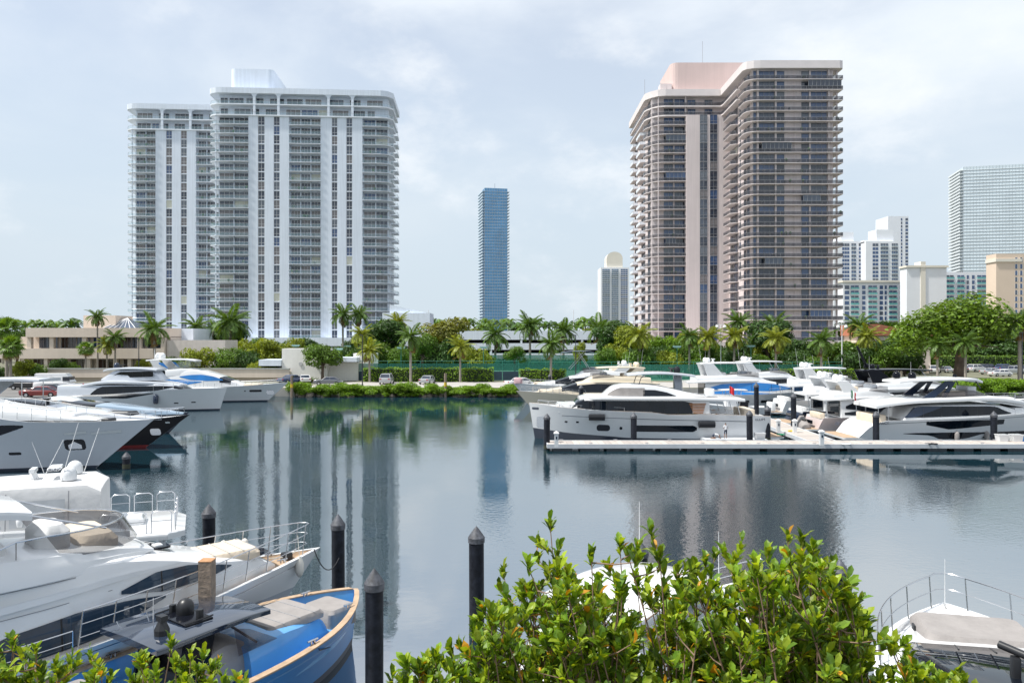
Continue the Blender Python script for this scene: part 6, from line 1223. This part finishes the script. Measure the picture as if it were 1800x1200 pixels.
def pedestal(lb, px, y, z=.55):
    g = G(px, y, z); t = thing('power_pedestal', lb, 'pedestal', (g.x, g.y, z)); MB().box(-.15, .15, -.15, .15, 0, 1.0).build('cabinet', GEL, t); MB().rings([[(x*.2, y_*.2, 1.0) for x, y_ in ((-1, -1), (1, -1), (1, 1), (-1, 1))], [(x*.2, y_*.2, 1.08) for x, y_ in ((-1, -1), (1, -1), (1, 1), (-1, 1))], [(x*.05, y_*.05, 1.2) for x, y_ in ((-1, -1), (1, -1), (1, 1), (-1, 1))]]).build('cap', M_WFRAME, t); MB().box(-.06, .06, -.17, -.15, .6, .8).build('outlet', NAVY, t)
pedestal('white power pedestal at the left tip of the floating dock', 978, 785); pedestal('white power pedestal at the finger dock junction', 1444, 782); pedestal('white power pedestal on the finger dock', 1397, 760); pedestal('white power pedestal beside the green hose on the finger dock', 1368, 760)
def bucket(lb, px, y, m, w_=.4, h=.5, name='dock_box', cat='box'):
    g = G(px, y, .55); t = thing(name, lb, cat, (g.x, g.y, .552)); MB().rings([[(x*w_*k, y_*w_*.8*k, z_) for x, y_ in ((-1, -1), (1, -1), (1, 1), (-1, 1))] for k, z_ in ((.85, 0), (1, h))]).build('body', m, t); MB().box(-w_*1.06, w_*1.06, -w_*.86, w_*.86, h, h+.06).build('lid', GEL, t)
bucket('white dock box next to the work float', 1335, 772, GEL); bucket('white dock box at the right, beside the pile', 1761, 775, GEL); bucket('white dock box near the right edge', 1786, 775, GEL); bucket('blue bin at the right edge of the dock', 1797, 775, BGB, .25, .45)
for k in range(22): inst(cl_, 'cleat', dk, (4+k*2.2, 60.42 if k % 2 else 62.4, .555))
for px, py, m_, lb in ((1372, 764, mat('green_hose', (.03, .3, .15), .6), 'green hose coiled on the finger dock'), (1392, 758, mat('yellow_rope', (.6, .45, .03), .8), 'yellow rope coil on the finger dock'), (1488, 781, mat('white_hose', (.7, .7, .7), .6), 'white hose coil at the dock junction'), (1620, 780, ROPE_, 'dark rope coil on the dock before the sleek yacht') if 0 else (1640, 781, M_RUBBER, 'dark rope coil on the dock before the sleek yacht')):
    g = G(px, py, .56); pts = [((.22+.03*(a//12))*cos(a*.52), (.22+.03*(a//12))*sin(a*.52), .03+.012*(a % 5)) for a in range(60)]
    tag(MB().tube(pts, .022, 5).build('coil', m_, None, loc=(g.x, g.y, .56)), lb, 'hose')
# two men on the work float
SKIN = mat('skin', (.32, .18, .12), .6, var=.1); SHIRT = mat('white_shirt', (.72, .72, .74), .85, var=.06, vs=6); SHORT = mat('navy_shorts', (.03, .04, .07), .85, var=.1); HAIR = mat('dark_hair', (.02, .016, .014), .7)
def person(label, loc, rz, joints, edges, seg, name='person'):
    """continuous skinned figure; clothing is coloured by height along the body"""
    t = thing(name, label, 'person', loc, rz); me = bpy.data.meshes.new('body'); idx = {k: i for i, k in enumerate(joints)}
    me.from_pydata([joints[k][:3] for k in joints], [(idx[a], idx[b_]) for a, b_ in edges], [])
    o = bpy.data.objects.new('body', me); COL.objects.link(o); md = o.modifiers.new('skin', 'SKIN'); md.use_smooth_shade = True
    for k, i in idx.items(): me.skin_vertices[0].data[i].radius = (joints[k][3], joints[k][3]*.85)
    me.skin_vertices[0].data[idx['pelvis']].use_root = True
    o.modifiers.new('sub', 'SUBSURF').levels = 1
    dg = bpy.context.evaluated_depsgraph_get(); m2 = bpy.data.meshes.new_from_object(o.evaluated_get(dg)); bpy.data.objects.remove(o)
    for m in (SKIN, SHIRT, SHORT, M_BLACK, HAIR): m2.materials.append(m)
    for p in m2.polygons: p.material_index = seg(p.center); p.use_smooth = True
    inst(m2, 'body', t); t.scale = (.76,)*3; return t
J = {'pelvis': (0, 0, .95, .15), 'waist': (0, 0, 1.12, .14), 'chest': (0, 0, 1.32, .17), 'neck': (0, 0, 1.5, .06), 'head': (.02, 0, 1.64, .105), 'crown': (.01, 0, 1.74, .07),
     'hipL': (0, .1, .88, .10), 'kneeL': (.03, .11, .5, .065), 'ankL': (0, .11, .09, .045), 'toeL': (.16, .12, .04, .04), 'hipR': (0, -.1, .88, .10), 'kneeR': (.03, -.11, .5, .065), 'ankR': (0, -.11, .09, .045), 'toeR': (.16, -.12, .04, .04),
     'shL': (0, .19, 1.42, .07), 'elL': (.02, .27, 1.15, .05), 'haL': (.2, .2, 1.08, .04), 'fiL': (.28, .17, 1.1, .025), 'shR': (0, -.19, 1.42, .07), 'elR': (.02, -.27, 1.15, .05), 'haR': (.2, -.2, 1.08, .04), 'fiR': (.28, -.17, 1.1, .025)}
E = [('pelvis', 'waist'), ('waist', 'chest'), ('chest', 'neck'), ('neck', 'head'), ('head', 'crown')]+[(a+s_, b_+s_) for s_ in 'LR' for a, b_ in (('hip', 'knee'), ('knee', 'ank'), ('ank', 'toe'), ('sh', 'el'), ('el', 'ha'), ('ha', 'fi'))]+[('pelvis', 'hipL'), ('pelvis', 'hipR'), ('chest', 'shL'), ('chest', 'shR')]
def seg1(c):
    if c.z > 1.68 or (c.z > 1.58 and c.x < -.02): return 4
    if c.z > 1.47: return 0
    if c.z > .98: return 1 if abs(c.y) < .25 or c.z > 1.25 else 0
    return 2 if c.z > .52 else (3 if c.z < .09 else 0)
person('man in white T-shirt and navy shorts standing with his back turned on the work float', (X(1275, 65)+.0, 64.9, .42), R(100), J, E, seg1)
K_ = dict(J); K_.update({'pelvis': (-.25, 0, .42, .15), 'waist': (-.05, 0, .52, .15), 'chest': (.18, 0, .5, .16), 'neck': (.34, 0, .42, .06), 'head': (.46, 0, .36, .10), 'crown': (.55, 0, .33, .07), 'hipL': (-.28, .1, .34, .1), 'kneeL': (.02, .14, .1, .07), 'ankL': (-.38, .14, .08, .05), 'toeL': (-.5, .14, .04, .04), 'hipR': (-.28, -.1, .34, .1), 'kneeR': (.02, -.14, .1, .07), 'ankR': (-.38, -.14, .08, .05), 'toeR': (-.5, -.14, .04, .04),
     'shL': (.24, .18, .46, .07), 'elL': (.4, .24, .25, .05), 'haL': (.55, .2, .06, .04), 'fiL': (.63, .2, .04, .025), 'shR': (.24, -.18, .46, .07), 'elR': (.4, -.24, .25, .05), 'haR': (.55, -.2, .06, .04), 'fiR': (.63, -.2, .04, .025)})
def seg2(c):
    if c.x > .48 and c.z > .28: return 4
    if c.x > .33: return 0
    if c.x > -.12 and c.z > .25: return 1
    return 2 if c.z > .2 else 0
person('man in white shirt and navy trousers crouching at the edge of the work float', (X(1256, 65), 64.75, .42), R(0), K_, E, seg2)
person('person in white standing on the side deck of the blue-windowed yacht', (X(1327, 94.6), 94.6, 1.95), R(-60), J, E, seg1)
# mooring ropes
ROPE = mat('dark_rope', (.05, .05, .055), .9)
for a, b_, sag, lb in ((P(645, 1035, 21), P(658, 1040, 20.3), .05, 'short dark mooring line from the blue bow to the near pile'), (P(552, 965, 24), P(596, 980, 24.2), .5, 'slack dark mooring line from the white bow to its pile'), (P(1670, 725, 66), P(1605, 752, 66), .1, 'dark mooring line on the sleek yacht side')):
    pts = [a.lerp(b_, k/10)-Vector((0, 0, sag*4*(k/10)*(1-k/10))) for k in range(11)]
    tag(MB().tube(pts, .018, 5).build('mooring_line', ROPE), lb, 'rope')
# ------------------------------------------------------------------ foreground mangroves
ML = [leafmat('mangrove_leaf', (.16, .27, .02), .35, .45, .42), leafmat('mangrove_leaf_light', (.29, .38, .026), .4, .4, .42), leafmat('mangrove_leaf_dark', (.095, .18, .02), .25, .5, .42)]
MYEL = leafmat('mangrove_leaf_yellow', (.55, .27, .02), .35, .35)
TWIG = mat('mangrove_twig', (.20, .13, .09), .85, var=.3, vs=6)
qr = random.Random(5)
def leaf_geo(b, c, dirv, up, Ln, mi=0):
    """obovate leaf with a folded midrib"""
    dirv = dirv.normalized(); sd_ = dirv.cross(up)
    if sd_.length < 1e-3: sd_ = dirv.cross(Vector((1, 0, 0)))
    sd_.normalize(); n = sd_.cross(dirv).normalized(); w_ = Ln*.205
    p = [c, c+dirv*Ln*.4+n*.01, c+dirv*Ln*.8, c+dirv*Ln-n*Ln*.06]
    l = [c+dirv*Ln*.38+sd_*w_*.85+n*w_*.35, c+dirv*Ln*.75+sd_*w_*.95+n*w_*.3]; r = [c+dirv*Ln*.38-sd_*w_*.85+n*w_*.35, c+dirv*Ln*.75-sd_*w_*.95+n*w_*.3]
    b.add([p[0], p[1], p[2], p[3], l[0], l[1], r[0], r[1]], [(0, 1, 4), (4, 1, 2, 5), (5, 2, 3), (0, 6, 1), (6, 7, 2, 1), (7, 3, 2)], mi)
def mangrove(label, base, tips, n_extra, spread, Ln=.145, seed=0, parts=300):
    """shrub with branching stems to given crown tips (world coordinates), leaf rosettes along and at the end of every twig"""
    t = thing('mangrove', label, 'shrub', base); B_ = Vector(base); tw = MB(); leaves = []
    def rosette(p, ax, k, ln):
        ax = ax.normalized(); a0 = qr.uniform(0, 6)
        u = ax.cross(Vector((.3, .2, 1)) if abs(ax.z) < .95 else Vector((1, 0, 0))).normalized(); v = ax.cross(u)
        for i in range(k):
            a = a0+i*2.4; el = qr.uniform(.15, 1.0); dv = (u*cos(a)+v*sin(a))*sin(el)+ax*cos(el)
            leaves.append((p+ax*qr.uniform(-.1, .03), dv, ax, ln*qr.uniform(.5, 1.25)))
    for tip in tips:
        tip = Vector(tip)-B_; st = Vector((tip.x*.35+qr.uniform(-.15, .15), tip.y*.35, 0)); mid = st.lerp(tip, .5)+Vector((qr.uniform(-.45, .45), qr.uniform(-.3, .3), qr.uniform(-.2, .1)))
        path = [st, st.lerp(mid, .6), mid, mid.lerp(tip, .6), tip]; tw.tube(path, .02, 5, r2=.005)
        for k in range(n_extra):
            f = qr.uniform(.35, 1) if k else 1.0; f = f*4; i = min(3, int(f)); p0 = path[i].lerp(path[i+1], f-i)
            off = Vector((qr.gauss(0, spread), qr.gauss(0, spread), abs(qr.gauss(0, spread))*.7+.06)) if k else Vector((0, 0, .02))
            p1 = p0+off
            tw.tube([p0, p0.lerp(p1, .5)+Vector((0, 0, -.02)), p1], .009, 4, r2=.004)
            ax = (off.normalized()*.6+Vector((0, 0, .8))).normalized()
            rosette(p1, ax, qr.randint(9, 13), Ln)
            if qr.random() < .8: rosette(p0.lerp(p1, .5), ax, 7, Ln*.95)
    tw.build('branches', TWIG, t)
    leaves.sort(key=lambda q: (B_+q[0]).length)
    lm = []
    for m in ML+[MYEL]: b = MB(); leaf_geo(b, Vector((0, 0, 0)), Vector((1, 0, 0)), Vector((0, 0, 1)), 1.0); lm.append(b.mesh('leaf', m))
    rest = MB()
    # nearest leaves in view become single leaves, the others one mass
    vis = [q for q in leaves if (lambda w_: w_.y > 1 and abs(w_.x/w_.y) < .67 and (w_.z-EYE)/w_.y > -.46)(B_+q[0])]
    single = set(id(q) for q in qr.sample(vis, min(parts, len(vis))))
    for q in leaves:
        p, dv, ax, ln = q; mi = qr.choices((0, 1, 2, 3), (5, 5, 2.5, .3))[0]
        if id(q) in single:
            o = inst(lm[mi], 'leaf', t, p); dv = dv.normalized(); sd_ = ax.cross(dv); sd_ = sd_.normalized() if sd_.length > 1e-3 else Vector((0, 1, 0)); n_ = dv.cross(sd_)
            o.rotation_euler = Matrix((dv, sd_, n_)).transposed().to_euler(); o.scale = (ln,)*3
        else: leaf_geo(rest, p, dv, ax, ln, mi)
    if rest.v: o = rest.build('foliage', ML+[MYEL], t); o['kind'] = 'stuff'
    return t
def tipset(pts, d0, d1): return [P(px, py, qr.uniform(d0, d1)) for px, py in pts]
def fill(x0, x1, top, n, ybot=1240):         # crown tips below a traced outline
    out = []
    for _ in range(n): px = qr.uniform(x0, x1); yt = interp(top, px); out.append((px, yt+(ybot-yt)*qr.random()**1.1))
    return out
# right-hand bush, main mass
topR = [(700, 1190), (790, 1150), (880, 1075), (900, 1035), (960, 1040), (1010, 1000), (1080, 1020), (1150, 1030), (1200, 1000), (1260, 1010), (1330, 1000), (1400, 985), (1450, 1005), (1500, 1060), (1540, 1120), (1620, 1165), (1700, 1195)]
mangrove('large mangrove bush with tall sprigs in the foreground, centre right', (1.6, 6.6, 2.2), tipset([(967, 922), (985, 990), (1090, 962), (1105, 978), (1040, 985), (1160, 985), (885, 1010), (930, 1000)]+fill(860, 1230, topR, 125), 7.0, 9.2), 10, .18, seed=1)
mangrove('mangrove bush right half with pale bare twigs, foreground', (3.4, 6.8, 2.2), tipset([(1385, 948), (1410, 955), (1350, 980), (1240, 992), (1290, 985), (1430, 965), (1490, 1045)]+fill(1210, 1520, topR, 125), 7.0, 9.0), 10, .18, seed=2)
mangrove('low mangrove fringe at the bottom, left of the large bush', (-.4, 6.4, 2.2), tipset(fill(690, 900, topR, 40), 7.0, 8.2), 8, .15, seed=3, parts=150)
mangrove('low mangrove fringe at the bottom right below the cruiser', (4.6, 6.2, 2.2), tipset(fill(1540, 1700, topR, 22), 7.0, 8.0), 8, .15, seed=4, parts=120)
topL = [(-20, 1100), (30, 1110), (90, 1150), (120, 1180), (160, 1175), (250, 1165), (300, 1130), (340, 1140), (395, 1125), (430, 1150), (470, 1195)]
mangrove('small mangrove sprays in the bottom left corner', (-4.6, 6.4, 2.4), tipset(fill(-20, 110, topL, 18), 6.8, 7.8), 8, .13, Ln=.12, seed=5, parts=150)
mangrove('mangrove sprays in front of the blue boat stern', (-3.6, 6.4, 2.4), tipset(fill(130, 440, topL, 26), 6.8, 7.8), 8, .13, Ln=.12, seed=6, parts=200)
bk_ = MB().add([(-30, -20, 1.0), (30, -20, 1.0), (30, 7.6, 1.0), (-30, 7.6, 1.0), (-30, 9.2, -1), (30, 9.2, -1)], [(0, 1, 2, 3), (3, 2, 5, 4)]).build('near_bank', mat('near_soil', (.12, .10, .07), .95, var=.3, vs=1, bump=.5)); bk_['kind'] = 'structure'
# ------------------------------------------------------------------ members of a row that look alike are told apart by their place in it
_rows = {}
for o in COL.objects:
    if o.parent is None and o.get('group') and o.get('label'): _rows.setdefault((o['group'], o['label']), []).append(o)
for (g_, l_), os_ in _rows.items():
    if len(os_) > 1:
        os_.sort(key=lambda o: o.location.x/max(1, o.location.y))
        for i, o in enumerate(os_, 1):
            sfx = 'th' if 10 <= i % 100 <= 20 else {1: 'st', 2: 'nd', 3: 'rd'}.get(i % 10, 'th'); o['label'] = '%s, %d%s from the left' % (l_, i, sfx)
